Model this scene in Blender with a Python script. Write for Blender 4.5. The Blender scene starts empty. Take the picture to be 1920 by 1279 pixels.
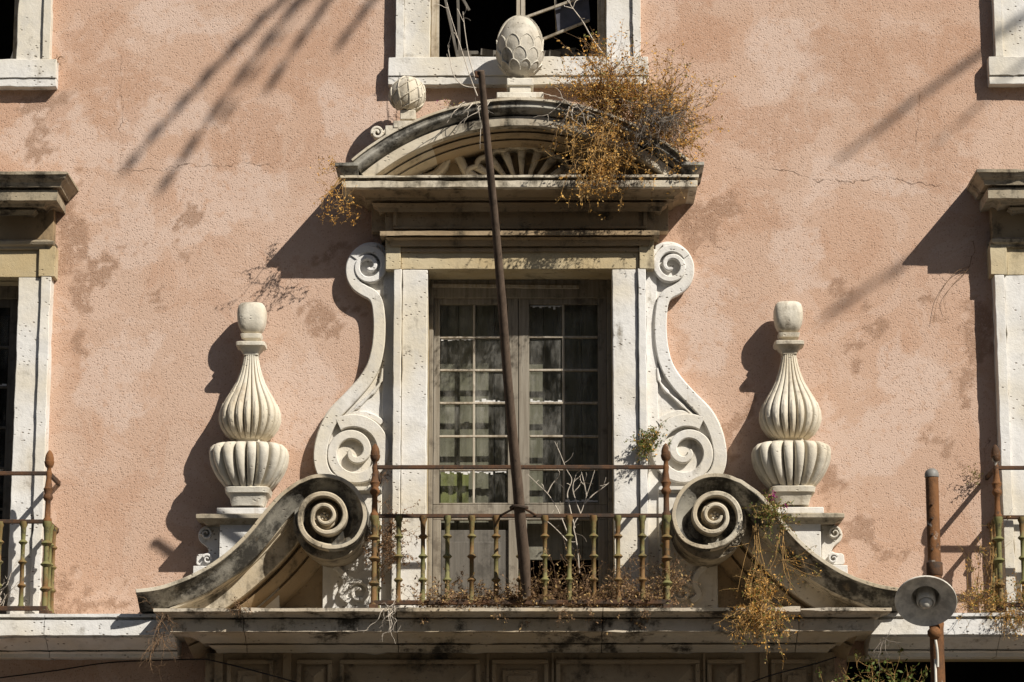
import bpy, bmesh, math, random
from mathutils import Vector, Matrix, noise as mnoise

# ------------------------------------------------------------------ camera, sky, sun, exposure
SC = bpy.context.scene
COL = SC.collection
PITCH = math.atan(1160 / 5400.0)
YAW = math.radians(0.5)
FPX = 5400.0
DIST = 19.0
CAM = Vector((DIST * math.tan(YAW), -DIST, 1.7))
cd = bpy.data.cameras.new('camera')
cam = bpy.data.objects.new('camera', cd)
COL.objects.link(cam)
cd.sensor_width = 36.0
cd.lens = FPX / 1920.0 * 36.0
cd.clip_end = 2000
cam.location = CAM
cam.rotation_euler = (math.pi / 2 + PITCH, 0, YAW)
SC.camera = cam

SUN_DIR = Vector((1.0, -1.0, 1.17)).normalized()      # towards the sun
elev = math.asin(SUN_DIR.z)
world = bpy.data.worlds.new('World')
SC.world = world
world.use_nodes = True
wn = world.node_tree
wn.nodes.clear()
sky = wn.nodes.new('ShaderNodeTexSky')
sky.sky_type = 'NISHITA'
sky.sun_disc = False
sky.sun_elevation = elev
sky.sun_rotation = math.atan2(SUN_DIR.x, SUN_DIR.y)
bgn = wn.nodes.new('ShaderNodeBackground')
bgn.inputs[1].default_value = 0.05
wo = wn.nodes.new('ShaderNodeOutputWorld')
wn.links.new(sky.outputs[0], bgn.inputs[0])
wn.links.new(bgn.outputs[0], wo.inputs[0])
sl = bpy.data.lights.new('sun', 'SUN')
sl.energy = 5.0
sl.angle = math.radians(0.5)
sl.color = (1.0, 0.95, 0.87)
sun = bpy.data.objects.new('sun', sl)
COL.objects.link(sun)
sun.location = (20, -20, 30)
sun.rotation_euler = (-SUN_DIR).to_track_quat('-Z', 'Y').to_euler()
SC.view_settings.view_transform = 'Standard'
SC.view_settings.look = 'None'
SC.view_settings.gamma = 1.0
SC.view_settings.use_curve_mapping = False
SC.view_settings.exposure = 0.3
SC.render.engine = 'CYCLES'
SC.cycles.use_denoising = True
SC.cycles.max_bounces = 5
SC.cycles.diffuse_bounces = 3
SC.cycles.transparent_max_bounces = 12

# ------------------------------------------------------------------ measuring: photo row/column on a plane d metres before the wall
_R = Vector((math.cos(YAW), math.sin(YAW), 0))
_F = Vector((-math.sin(YAW) * math.cos(PITCH), math.cos(YAW) * math.cos(PITCH), math.sin(PITCH)))
_U = _R.cross(_F)

def W(u, v, d=0.0):
    k = _F + _R * ((u - 960) / FPX) + _U * ((639.5 - v) / FPX)
    t = (-d - CAM.y) / k.y
    p = CAM + k * t
    return p.x, p.z

def WX(u, v, d=0.0): return W(u, v, d)[0]
def WZ(v, d=0.0, u=975): return W(u, v, d)[1]
def WP(u, v, d=0.0):
    x, z = W(u, v, d)
    return Vector((x, -d, z))
PX = DIST / FPX * 1.02           # metres per photo pixel near the wall
XA = WX(975, 640, 0)             # axis of the door

# ------------------------------------------------------------------ materials
M = {}
class NT:
    def __init__(self, name):
        self.m = bpy.data.materials.new(name)
        self.m.use_nodes = True
        self.t = self.m.node_tree
        self.t.nodes.clear()
        self.out = self.t.nodes.new('ShaderNodeOutputMaterial')
        self.b = self.t.nodes.new('ShaderNodeBsdfPrincipled')
        self.t.links.new(self.b.outputs[0], self.out.inputs[0])
        self.geo = self.t.nodes.new('ShaderNodeNewGeometry')
        self.pos = self.geo.outputs['Position']
        M[name] = self.m
    def n(self, kind, **kw):
        nd = self.t.nodes.new(kind)
        for k, v in kw.items():
            setattr(nd, k, v)
        return nd
    def plug(self, sock, val):
        if hasattr(val, 'is_output') or hasattr(val, 'links'):
            self.t.links.new(val, sock)
        else:
            sock.default_value = val
    def noise(self, scale, detail=4, rough=.6, vec=None, dist=0.0):
        nd = self.n('ShaderNodeTexNoise')
        nd.inputs['Scale'].default_value = scale
        nd.inputs['Detail'].default_value = detail
        nd.inputs['Roughness'].default_value = rough
        nd.inputs['Distortion'].default_value = dist
        self.t.links.new(vec if vec is not None else self.pos, nd.inputs['Vector'])
        return nd.outputs[0]
    def noisec(self, scale, detail=3, vec=None):
        nd = self.n('ShaderNodeTexNoise')
        nd.inputs['Scale'].default_value = scale
        nd.inputs['Detail'].default_value = detail
        self.t.links.new(vec if vec is not None else self.pos, nd.inputs['Vector'])
        return nd.outputs[1]
    def voro(self, scale, vec=None, feature='F1'):
        nd = self.n('ShaderNodeTexVoronoi', feature=feature)
        nd.inputs['Scale'].default_value = scale
        self.t.links.new(vec if vec is not None else self.pos, nd.inputs['Vector'])
        return nd.outputs[0]
    def vscale(self, s, vec=None, loc=(0, 0, 0)):
        nd = self.n('ShaderNodeMapping')
        nd.inputs['Scale'].default_value = s
        nd.inputs['Location'].default_value = loc
        self.t.links.new(vec if vec is not None else self.pos, nd.inputs['Vector'])
        return nd.outputs[0]
    def ramp(self, f, a, b, smooth=True):
        nd = self.n('ShaderNodeMapRange')
        nd.interpolation_type = 'SMOOTHSTEP' if smooth else 'LINEAR'
        self.plug(nd.inputs[0], f)
        nd.inputs[1].default_value = a
        nd.inputs[2].default_value = b
        return nd.outputs[0]
    def math(self, op, a, b=0.0, clamp=False):
        nd = self.n('ShaderNodeMath', operation=op, use_clamp=clamp)
        self.plug(nd.inputs[0], a)
        self.plug(nd.inputs[1], b)
        return nd.outputs[0]
    def vmath(self, op, a, b):
        nd = self.n('ShaderNodeVectorMath', operation=op)
        self.plug(nd.inputs[0], a)
        self.plug(nd.inputs[1], b)
        return nd.outputs['Value'] if op in ('LENGTH', 'DISTANCE', 'DOT_PRODUCT') else nd.outputs[0]
    def mix(self, f, a, b, blend='MIX'):
        nd = self.n('ShaderNodeMix', data_type='RGBA', blend_type=blend)
        self.plug(nd.inputs[0], f)
        for i, c in ((6, a), (7, b)):
            self.plug(nd.inputs[i], c if not isinstance(c, tuple) else (*c, 1.0) if len(c) == 3 else c)
        return nd.outputs[2]
    def bump(self, h, dist=0.004, strength=1.0, prev=None):
        nd = self.n('ShaderNodeBump')
        nd.inputs['Distance'].default_value = dist
        nd.inputs['Strength'].default_value = strength
        self.plug(nd.inputs['Height'], h)
        if prev is not None:
            self.t.links.new(prev, nd.inputs['Normal'])
        return nd.outputs[0]
    def done(self, col, rough=.85, normal=None, metal=0.0, spec=.3):
        self.plug(self.b.inputs['Base Color'], col if not isinstance(col, tuple) else (*col, 1.0))
        self.plug(self.b.inputs['Roughness'], rough)
        self.b.inputs['Metallic'].default_value = metal
        self.b.inputs['Specular IOR Level'].default_value = spec
        if normal is not None:
            self.t.links.new(normal, self.b.inputs['Normal'])
        return self.m

def stone(name, light, warm, soot, soot_lo, soot_hi, pits=.5, streak=.35, wet=0.35):
    """weathered limestone: two tones, soot blotches, vertical streaks, pits"""
    t = NT(name)
    n1 = t.noise(1.3, 3, .62)
    n2 = t.noise(9, 4, .72)
    c = t.mix(t.ramp(n1, .35, .65), light, warm)
    c = t.mix(t.math('MULTIPLY', t.ramp(n2, .45, .75), .45), c, tuple(x * .66 for x in light))
    sv = t.vscale((5, 5, .7))
    n3 = t.noise(1.6, 4, .7, sv)
    n4 = t.noise(3.2, 6, .75)
    s = t.math('ADD', t.math('MULTIPLY', n3, streak), t.math('MULTIPLY', n4, 1 - streak))
    sf = t.ramp(s, soot_lo, soot_hi)
    c = t.mix(sf, c, soot)
    # brown rain marks
    n6 = t.ramp(t.noise(2.1, 4, .7, t.vscale((3, 3, .5), None, (3, 1, 7))), .58, .74)
    c = t.mix(t.math('MULTIPLY', n6, wet), c, (.34, .25, .15))
    # pits and small dents, like those of a travertine
    pv = t.vscale((1, 1, 1.8))
    vo = t.voro(23, pv)
    pm = t.ramp(t.noise(5.5, 2, .6), .50, .57)
    pit = t.math('MULTIPLY', t.math('SUBTRACT', 1.0, t.ramp(vo, .10, .24)), pm)
    c = t.mix(t.math('MULTIPLY', pit, pits), c, (.17, .13, .09))
    fine = t.noise(150, 1, .7)
    med = t.noise(24, 3, .7)
    h = t.math('ADD', t.math('MULTIPLY', fine, .25), t.math('MULTIPLY', med, .8))
    h = t.math('SUBTRACT', h, t.math('MULTIPLY', pit, 1.1))
    nb = t.bump(h, .007, .65)
    t.done(c, .9, nb, 0, .2)

stone('white_stone', (.69, .67, .635), (.61, .55, .44), (.22, .19, .145), .55, .70, .85)
stone('clean_stone', (.68, .635, .54), (.56, .49, .37), (.20, .165, .12), .51, .70, .15, wet=.55)
stone('warm_stone', (.54, .46, .31), (.44, .34, .19), (.13, .10, .065), .52, .70, .5)
stone('grey_stone', (.42, .37, .285), (.33, .27, .185), (.06, .05, .036), .48, .62, .4, .3)
stone('sooty_stone', (.40, .375, .32), (.25, .23, .185), (.045, .041, .034), .41, .56, .4, .25)
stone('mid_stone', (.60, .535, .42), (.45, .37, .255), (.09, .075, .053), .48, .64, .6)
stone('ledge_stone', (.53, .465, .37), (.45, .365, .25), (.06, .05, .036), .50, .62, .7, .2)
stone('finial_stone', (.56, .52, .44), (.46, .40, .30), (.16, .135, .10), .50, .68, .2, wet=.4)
stone('shade_brown_stone', (.38, .29, .185), (.29, .205, .115), (.07, .055, .035), .50, .66, .5, .3)  # for shaded mouldings and friezes: dirt plus shade deepened in the colour

# plaster of the wall --------------------------------------------------
PALE = [(300, 210, 90, 60), (180, 280, 120, 50), (90, 240, 70, 60), (400, 390, 90, 60), (690, 230, 60, 50), (1500, 480, 70, 90), (1560, 340, 60, 30),
        (1640, 330, 80, 25), (1480, 100, 70, 50), (1330, 600, 60, 90), (250, 440, 80, 70), (560, 760, 60, 90), (1600, 830, 100, 80), (330, 40, 120, 40), (420, 330, 120, 30), (230, 700, 70, 90), (1700, 760, 60, 120)]
OCHRE = [(170, 170, 40, 36), (155, 70, 40, 50), (120, 225, 30, 22), (205, 230, 40, 25), (245, 150, 45, 60), (1700, 230, 120, 50), (1420, 220, 120, 70), (560, 130, 90, 80),
         (640, 60, 50, 70), (460, 250, 70, 50), (1300, 60, 60, 80), (1600, 130, 90, 60), (1760, 80, 80, 60), (1400, 400, 90, 50), (1780, 320, 60, 40)]
STAIN = [(590, 605, 30, 26), (545, 570, 18, 8), (150, 420, 26, 60), (150, 640, 22, 36), (170, 500, 16, 60), (355, 375, 22, 18), (375, 460, 14, 8), (345, 440, 10, 8), (295, 555, 16, 8),
         (240, 470, 7, 7), (268, 435, 8, 6), (1820, 630, 30, 50), (1808, 690, 22, 40), (1800, 750, 16, 40), (1750, 715, 16, 9), (1640, 600, 34, 20), (1600, 655, 14, 10), (1770, 860, 26, 14), (1820, 870, 22, 16),
         (1560, 560, 22, 14), (1555, 905, 24, 46), (1545, 870, 14, 20), (640, 560, 16, 10), (1330, 440, 40, 70), (1300, 420, 20, 60), (150, 380, 24, 34), (115, 450, 14, 60), (1640, 1010, 34, 22),
         (1575, 1010, 22, 26), (90, 1100, 60, 14), (190, 1125, 70, 10), (80, 200, 50, 16), (75, 255, 20, 30), (1290, 790, 14, 30), (1380, 795, 14, 60), (1730, 560, 20, 12), (660, 470, 30, 14), (150, 345, 20, 12)]
def _blob(x, z, tab):
    best = 0.0
    for X, Z, rx, rz in tab:
        q = ((x - X) / rx) ** 2 + ((z - Z) / rz) ** 2
        if q < 1.3:
            q = math.sqrt(q)
            best = max(best, min(1.0, max(0.0, (1.05 - q) / .14)))
    return best
TABS = [[(*W(u, v), ru * PX, rv * PX) for u, v, ru, rv in t_] for t_ in (PALE, OCHRE, STAIN)]
def wear(x, z):
    w = mnoise.turbulence_vector(Vector((x * 2.3, 1.7, z * 2.3)), 5, False, noise_basis='PERLIN_ORIGINAL', amplitude_scale=.62, frequency_scale=2.1)
    w2 = mnoise.noise_vector(Vector((x * 13, 5.1, z * 13)))
    x += w.x * .20 + w2.x * .035
    z += w.z * .20 + w2.z * .035
    return [_blob(x, z, t_) for t_ in TABS]

def plaster():
    t = NT('pink_plaster')
    at = t.n('ShaderNodeAttribute', attribute_name='wear')
    ws = t.n('ShaderNodeSeparateXYZ')
    t.t.links.new(at.outputs['Color'], ws.inputs[0])
    big = t.noise(.75, 3, .62, None, .3)
    med = t.noise(2.6, 5, .68, None, .8)
    c = t.mix(t.ramp(big, .36, .64), (.50, .325, .228), (.52, .366, .275))
    c = t.mix(t.math('MULTIPLY', t.ramp(med, .535, .565), .38), c, (.58, .43, .342))        # bleached skin
    c = t.mix(t.math('MULTIPLY', t.ramp(med, .43, .40), .32), c, (.43, .25, .16))
    brk = t.ramp(t.noise(14, 3, .7), .30, .50)
    c = t.mix(t.math('MULTIPLY', t.math('MULTIPLY', ws.outputs[0], brk), .65), c, (.59, .452, .37))
    c = t.mix(t.math('MULTIPLY', t.math('MULTIPLY', ws.outputs[1], brk), .55), c, (.43, .255, .165))
    c = t.mix(t.math('MULTIPLY', t.math('MULTIPLY', ws.outputs[2], brk), .8), c, (.31, .19, .125))
    # blotchy grain and dark specks
    vp = t.n('ShaderNodeTexVoronoi')
    vp.inputs['Scale'].default_value = 62
    t.t.links.new(t.vmath('ADD', t.pos, t.vmath('MULTIPLY', t.noisec(40, 1), (.012, .0, .012))), vp.inputs['Vector'])
    hole = t.math('SUBTRACT', 1.0, t.ramp(vp.outputs[0], .16, .42))
    sepc = t.n('ShaderNodeSeparateColor')
    t.t.links.new(vp.outputs['Color'], sepc.inputs[0])
    hole = t.math('MULTIPLY', hole, t.ramp(sepc.outputs[0], .45, .75))
    g = t.math('ADD', t.math('MULTIPLY', t.noise(120, 1, .6), .8), t.math('MULTIPLY', hole, .35))
    c = t.mix(t.math('MULTIPLY', t.ramp(g, .46, .72), .45), c, (.29, .17, .11))
    g2 = t.noise(130, 1, .7)
    c = t.mix(t.math('MULTIPLY', t.ramp(g2, .55, .72), .45), c, (.64, .47, .375))
    sp = t.voro(14)
    spm = t.math('MULTIPLY', t.math('SUBTRACT', 1.0, t.ramp(sp, .03, .09)), t.ramp(t.noise(2.4, 2), .5, .6))
    c = t.mix(t.math('MULTIPLY', spm, .7), c, (.22, .12, .08))
    # hairline cracks that run level, with a wander
    crack = None
    sep = t.n('ShaderNodeSeparateXYZ')
    t.t.links.new(t.pos, sep.inputs[0])
    wob = t.math('MULTIPLY', t.math('SUBTRACT', t.noise(2.0, 8, .62), .5), .34)
    for (u0, u1, v, slope, wd) in ((170, 560, 323, .05, .003), (1340, 1815, 312, -.10, .0045), (1250, 1420, 468, .05, .0026)):
        x0, z0 = W(u0, v)
        x1, _ = W(u1, v)
        line = t.math('SUBTRACT', t.math('SUBTRACT', sep.outputs[2], z0), t.math('MULTIPLY', t.math('SUBTRACT', sep.outputs[0], x0), slope))
        dd = t.math('ABSOLUTE', t.math('ADD', line, wob))
        f = t.math('SUBTRACT', 1.0, t.ramp(dd, wd * .3, wd * 1.5))
        f = t.math('MULTIPLY', f, t.math('MULTIPLY', t.ramp(sep.outputs[0], x0, x0 + .3), t.math('SUBTRACT', 1.0, t.ramp(sep.outputs[0], x1 - .3, x1))))
        crack = f if crack is None else t.math('MAXIMUM', crack, f)
    wob2 = t.math('MULTIPLY', t.math('SUBTRACT', t.noise(2.4, 7, .6, t.vmath('ADD', t.pos, (4, 0, 9))), .5), .3)
    for (u, v0, v1, wd) in ((232, 60, 330, .0018), (1720, 150, 300, .002), (1848, 770, 900, .0025)):
        x0, z0 = W(u, v0)
        _, z1 = W(u, v1)
        dd = t.math('ABSOLUTE', t.math('ADD', t.math('SUBTRACT', sep.outputs[0], x0), wob2))
        f = t.math('SUBTRACT', 1.0, t.ramp(dd, wd * .3, wd * 1.5))
        f = t.math('MULTIPLY', f, t.math('MULTIPLY', t.ramp(sep.outputs[2], z1, z1 + .2), t.math('SUBTRACT', 1.0, t.ramp(sep.outputs[2], z0 - .2, z0))))
        crack = t.math('MAXIMUM', crack, f)
    crack = t.math('MULTIPLY', crack, t.ramp(t.noise(9, 3), .36, .55))
    c = t.mix(t.math('MULTIPLY', crack, .7), c, (.13, .075, .05))
    h = t.math('ADD', t.math('MULTIPLY', t.math('SUBTRACT', 1.0, t.ramp(g, .35, .75)), .9), t.math('MULTIPLY', t.noise(5, 2), .8))
    h = t.math('SUBTRACT', h, t.math('MULTIPLY', crack, .8))
    t.done(c, .95, t.bump(h, .0055, .6), 0, .1)
plaster()

def wood(name, a, b, dark, axis='z', sc=1.0):
    t = NT(name)
    s = {'z': (34, 34, 1.6), 'x': (1.6, 34, 34)}[axis]
    v = t.vscale(tuple(q * sc for q in s))
    n = t.noise(1, 7, .75, v, .4)
    c = t.mix(t.ramp(n, .3, .7), a, b)
    c = t.mix(t.ramp(t.noise(1.7, 4, .7, v), .58, .74), c, dark)
    c = t.mix(t.math('MULTIPLY', t.ramp(t.noise(6, 6, .7), .5, .66), .6), c, dark)
    t.done(c, .85, t.bump(n, .004, .7), 0, .2)
wood('door_wood', (.30, .265, .21), (.19, .16, .12), (.075, .06, .045))
wood('pale_wood', (.50, .45, .37), (.33, .27, .19), (.13, .10, .065))
wood('panel_wood', (.15, .135, .115), (.10, .09, .075), (.045, .04, .033))
wood('pole_wood', (.13, .092, .065), (.075, .052, .036), (.035, .025, .018), 'z', .8)
wood('shutter_wood', (.25, .235, .185), (.18, .168, .13), (.085, .075, .055))
wood('green_shutter', (.26, .27, .11), (.18, .19, .075), (.06, .055, .03))

def iron():
    t = NT('rusty_iron')
    n = t.noise(9, 7, .7)
    c = t.mix(t.ramp(n, .38, .6), (.045, .03, .02), (.10, .048, .022))
    c = t.mix(t.ramp(t.noise(22, 5, .7), .55, .68), c, (.035, .025, .02))
    t.done(c, .8, t.bump(t.noise(60, 5, .7), .003, .8), .0, .3)
    t = NT('green_iron')
    n = t.noise(6, 7, .7, t.vscale((1, 1, .6)))
    c = t.mix(t.ramp(n, .40, .60), (.17, .16, .06), (.17, .09, .032))
    c = t.mix(t.ramp(t.noise(18, 5, .7), .52, .66), c, (.06, .05, .028))
    t.done(c, .75, t.bump(t.noise(60, 5, .7), .003, .8), 0, .3)
    t = NT('rust_pipe')
    n = t.noise(5, 8, .72, t.vscale((1, 1, .5)))
    c = t.mix(t.ramp(n, .36, .58), (.07, .036, .018), (.19, .082, .028))
    c = t.mix(t.ramp(t.noise(13, 6, .75), .54, .66), c, (.05, .03, .02))
    c = t.mix(t.ramp(t.noise(9, 6, .7, t.vscale((1, 1, 1), None, (5, 5, 5))), .62, .68), c, (.42, .38, .32))
    t.done(c, .8, t.bump(t.noise(45, 6, .7), .006, .8), 0, .3)
iron()

def simple(name, col, rough=.8, var=.35, sc=8, spec=.3, bump=0.0):
    t = NT(name)
    n = t.noise(sc, 5, .65)
    c = t.mix(t.ramp(n, .3, .7), col, tuple(x * (1 - var) for x in col))
    t.done(c, rough, t.bump(t.noise(sc * 8, 4), bump, .6) if bump else None, 0, spec)
simple('enamel', (.86, .80, .69), .4, .45, 14, .4)
simple('bulb_glass', (.62, .58, .5), .15, .1, 10, .6)
simple('cap_zinc', (.26, .245, .22), .5, .4, 20)
simple('cable_white', (.72, .68, .58), .6, .2)
simple('cable_black', (.025, .02, .018), .7, .2)
simple('room_dark', (.02, .018, .016), .95, .4)
simple('room_red', (.045, .012, .010), .95, .4)
simple('pale_twig', (.62, .54, .44), .85, .35, 20)
simple('grey_twig', (.26, .22, .18), .85, .4, 20)
simple('brown_twig', (.23, .14, .075), .85, .4, 20)
simple('gold_twig', (.42, .25, .09), .85, .4, 20)
simple('house_render', (.20, .17, .13), .9, .3, 2)
simple('paper', (.66, .64, .6), .8, .2)
simple('plastic_blue', (.10, .10, .12), .6, .4)
def leafmat(name, a, b, sc=25):
    t = NT(name)
    n = t.noise(sc, 3, .6)
    c = t.mix(t.ramp(n, .35, .65), a, b)
    t.done(c, .65, None, 0, .25)
    tr = t.n('ShaderNodeBsdfTranslucent')
    t.plug(tr.inputs[0], c)
    mx = t.n('ShaderNodeMixShader')
    mx.inputs[0].default_value = .3
    t.t.links.new(t.b.outputs[0], mx.inputs[1])
    t.t.links.new(tr.outputs[0], mx.inputs[2])
    t.t.links.new(mx.outputs[0], t.out.inputs[0])
leafmat('gold_leaf', (.74, .44, .12), (.58, .29, .06))
leafmat('ochre_leaf', (.58, .41, .18), (.42, .26, .10))
leafmat('brown_leaf', (.34, .21, .11), (.20, .115, .06))
leafmat('green_leaf', (.13, .17, .035), (.07, .10, .02))
leafmat('olive_leaf', (.22, .21, .05), (.12, .13, .03))
leafmat('pink_petal', (.42, .06, .22), (.30, .04, .16))
leafmat('palm_leaf', (.07, .10, .035), (.10, .11, .04))
simple('palm_bark', (.20, .15, .10), .9, .5, 6, .1, .02)

def glass():
    t = NT('old_glass')
    nt = t.t
    tr = t.n('ShaderNodeBsdfTransparent')
    tr.inputs[0].default_value = (.80, .82, .78, 1)
    gl = t.n('ShaderNodeBsdfGlossy')
    gl.inputs['Roughness'].default_value = .08
    gl.inputs['Color'].default_value = (.9, .9, .9, 1)
    df = t.n('ShaderNodeBsdfDiffuse')
    df.inputs[0].default_value = (.44, .42, .37, 1)
    nb = t.bump(t.noise(9, 2), .01, .35)
    nt.links.new(nb, gl.inputs['Normal'])
    m1 = t.n('ShaderNodeMixShader')
    m1.inputs[0].default_value = .045
    nt.links.new(tr.outputs[0], m1.inputs[1])
    nt.links.new(gl.outputs[0], m1.inputs[2])
    dirt = t.math('MULTIPLY', t.ramp(t.noise(3.5, 8, .72, t.vscale((3, 3, 1))), .40, .80), .36)
    m2 = t.n('ShaderNodeMixShader')
    nt.links.new(dirt, m2.inputs[0])
    nt.links.new(m1.outputs[0], m2.inputs[1])
    nt.links.new(df.outputs[0], m2.inputs[2])
    nt.links.new(m2.outputs[0], t.out.inputs[0])
glass()

def ground_mat():
    t = NT('limestone_setts')
    v = t.voro(9, None, 'DISTANCE_TO_EDGE')
    j = t.ramp(v, .01, .05)
    c = t.mix(t.ramp(t.noise(4, 6), .3, .7), (.10, .095, .088), (.065, .062, .058))
    c = t.mix(j, (.03, .028, .025), c)
    t.done(c, .7, t.bump(j, .01, .8), 0, .3)
ground_mat()

# ------------------------------------------------------------------ mesh building
WL = {}      # world position of every object's origin

class MB:
    def __init__(self):
        self.v = []
        self.f = []
    def add(self, verts, faces):
        o = len(self.v)
        self.v += [tuple(p) for p in verts]
        self.f += [tuple(i + o for i in f) for f in faces]
        return self
    def box(self, x0, x1, d0, d1, z0, z1):
        vs = [(x, -d, z) for d in (d0, d1) for z in (z0, z1) for x in (x0, x1)]
        return self.add(vs, [(0, 1, 3, 2), (4, 6, 7, 5), (0, 4, 5, 1), (2, 3, 7, 6), (0, 2, 6, 4), (1, 5, 7, 3)])
    def pbox(self, u0, u1, v0, v1, d0, d1):
        """box whose front face spans photo columns u0..u1 and rows v0..v1 at depth d1"""
        um, vm = (u0 + u1) / 2, (v0 + v1) / 2
        return self.box(WX(u0, vm, d1), WX(u1, vm, d1), d0, d1, W(um, v1, d1)[1], W(um, v0, d1)[1])
    def obox(self, c, ax, ay, az):
        """box from a centre and three half-axis vectors"""
        vs = [c + ax * i + ay * j + az * k for i in (-1, 1) for j in (-1, 1) for k in (-1, 1)]
        return self.add(vs, [(0, 1, 3, 2), (4, 6, 7, 5), (0, 4, 5, 1), (2, 3, 7, 6), (0, 2, 6, 4), (1, 5, 7, 3)])
    def grid(self, rows, closed_u=False, cap=False):
        """rows of equal length -> skin"""
        n = len(rows[0])
        vs = [p for r in rows for p in r]
        fs = []
        for i in range(len(rows) - 1):
            for j in range(n if closed_u else n - 1):
                k = (j + 1) % n
                fs.append((i * n + j, i * n + k, (i + 1) * n + k, (i + 1) * n + j))
        if cap:
            fs.append(tuple(range(n - 1, -1, -1)))
            fs.append(tuple((len(rows) - 1) * n + j for j in range(n)))
        return self.add(vs, fs)
    def plate(self, outline, d0, d1, bev=0.0):
        """(x,z) outline extruded from d0 to d1"""
        n = len(outline)
        vs = [(x, -d0, z) for x, z in outline] + [(x, -d1, z) for x, z in outline]
        fs = [tuple(range(n)), tuple(range(2 * n - 1, n - 1, -1))]
        fs += [(i, i + n, (i + 1) % n + n, (i + 1) % n) for i in range(n)]
        return self.add(vs, fs)
    def ribbon(self, path, widths, d0, d1, bev=.006):
        """flat raised band along an (x,z) path"""
        rows = []
        n = len(path)
        for i, (x, z) in enumerate(path):
            a = path[max(i - 1, 0)]
            b = path[min(i + 1, n - 1)]
            tx, tz = b[0] - a[0], b[1] - a[1]
            L = math.hypot(tx, tz) or 1
            nx, nz = -tz / L, tx / L
            w = (widths[i] if isinstance(widths, (list, tuple)) else widths) / 2
            dd = d1[i] if isinstance(d1, (list, tuple)) else d1
            bb = min(bev, w * .6)
            rows.append([(x + nx * o, -d, z + nz * o) for o, d in ((-w, d0), (-w, dd - bb), (-w + bb, dd), (w - bb, dd), (w, dd - bb), (w, d0))])
        return self.grid(rows, True, True)
    def sweep(self, path, prof, side=1, fade=None):
        """profile [(inward offset, depth)] swept along an (x,z) path; side flips the inward normal"""
        rows = []
        n = len(path)
        for i, (x, z) in enumerate(path):
            a = path[max(i - 1, 0)]
            b = path[min(i + 1, n - 1)]
            tx, tz = b[0] - a[0], b[1] - a[1]
            L = math.hypot(tx, tz) or 1
            nx, nz = side * tz / L, -side * tx / L
            k = fade[i] if fade else 1.0
            rows.append([(x + nx * o * k, -d, z + nz * o * k) for o, d in prof])
        return self.grid(rows, False, True)
    def cornice(self, xl, xr, prof, dref, back=0.0, lret=True, rret=True):
        """profile [(z, d)] run along the wall between xl and xr (extent at depth dref), mitred back to the wall at the ends"""
        L, A, B, R = [], [], [], []
        rows = [[], [], [], []]
        for z, d in prof:
            e = d - dref
            rows[0].append(((xl - e) if lret else xl, -back, z))
            rows[1].append(((xl - e) if lret else xl, -d, z))
            rows[2].append(((xr + e) if rret else xr, -d, z))
            rows[3].append(((xr + e) if rret else xr, -back, z))
        n = len(prof)
        self.grid(rows)
        # top and bottom lids, back left open against the wall
        o = len(self.v) - 4 * n
        self.f.append((o, o + n, o + 2 * n, o + 3 * n))
        self.f.append((o + 4 * n - 1, o + 3 * n - 1, o + 2 * n - 1, o + n - 1))
        return self
    def tube(self, pts, radii, n=5, cap=True):
        rows = []
        m = len(pts)
        up = Vector((.3, .5, .81))
        for i in range(m):
            a = pts[max(i - 1, 0)]
            b = pts[min(i + 1, m - 1)]
            t = (b - a)
            if t.length < 1e-9: t = Vector((0, 0, 1))
            t.normalize()
            s = t.cross(up)
            if s.length < .05: s = t.cross(Vector((1, 0, 0)))
            s.normalize()
            q = s.cross(t)
            r = radii[i] if isinstance(radii, (list, tuple)) else radii
            rows.append([pts[i] + (s * math.cos(k * 2 * math.pi / n) + q * math.sin(k * 2 * math.pi / n)) * r for k in range(n)])
        return self.grid(rows, True, cap)
    def lathe(self, c, prof, n=16, sq=None, mod=None, axis=None):
        """prof [(z, r)] about a vertical line through c (x, d); sq(z index) superellipse power; mod(theta, i) radius factor"""
        x0, d0 = c
        rows = []
        for i, (z, r) in enumerate(prof):
            row = []
            for k in range(n):
                th = 2 * math.pi * k / n
                ct, st = math.cos(th), math.sin(th)
                f = 1.0
                if sq:
                    p = sq[i] if isinstance(sq, (list, tuple)) else sq
                    f = 1.0 / ((abs(ct) ** p + abs(st) ** p) ** (1 / p))
                if mod: f *= mod(th, i)
                row.append((x0 + ct * r * f, -d0 + st * r * f, z))
            rows.append(row)
        return self.grid(rows, True, True)
    def build(self, name, mat, parent=None, bevel=0.0, smooth=35, mirror=False, seg=2, jitter=0.0, kind=None, label=None, base=False, rough=0.0, cut=.055):
        vs = self.v
        fs = self.f
        if mirror:
            ax = XA if mirror is True else mirror
            vs = [(2 * ax - x, y, z) for x, y, z in vs]
        if jitter:
            vs = [tuple(Vector(p) + mnoise.noise_vector(Vector(p) * 3.1) * jitter + mnoise.noise_vector(Vector(p) * 14) * jitter * .5) for p in vs]
        xs = [p[0] for p in vs]; ys = [p[1] for p in vs]; zs = [p[2] for p in vs]
        c = Vector(((min(xs) + max(xs)) / 2, (min(ys) + max(ys)) / 2, min(zs) if base or parent is None else (min(zs) + max(zs)) / 2))
        me = bpy.data.meshes.new(name)
        me.from_pydata([(x - c.x, y - c.y, z - c.z) for x, y, z in vs], [], fs)
        bm = bmesh.new()
        bm.from_mesh(me)
        bmesh.ops.recalc_face_normals(bm, faces=bm.faces[:])
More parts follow.
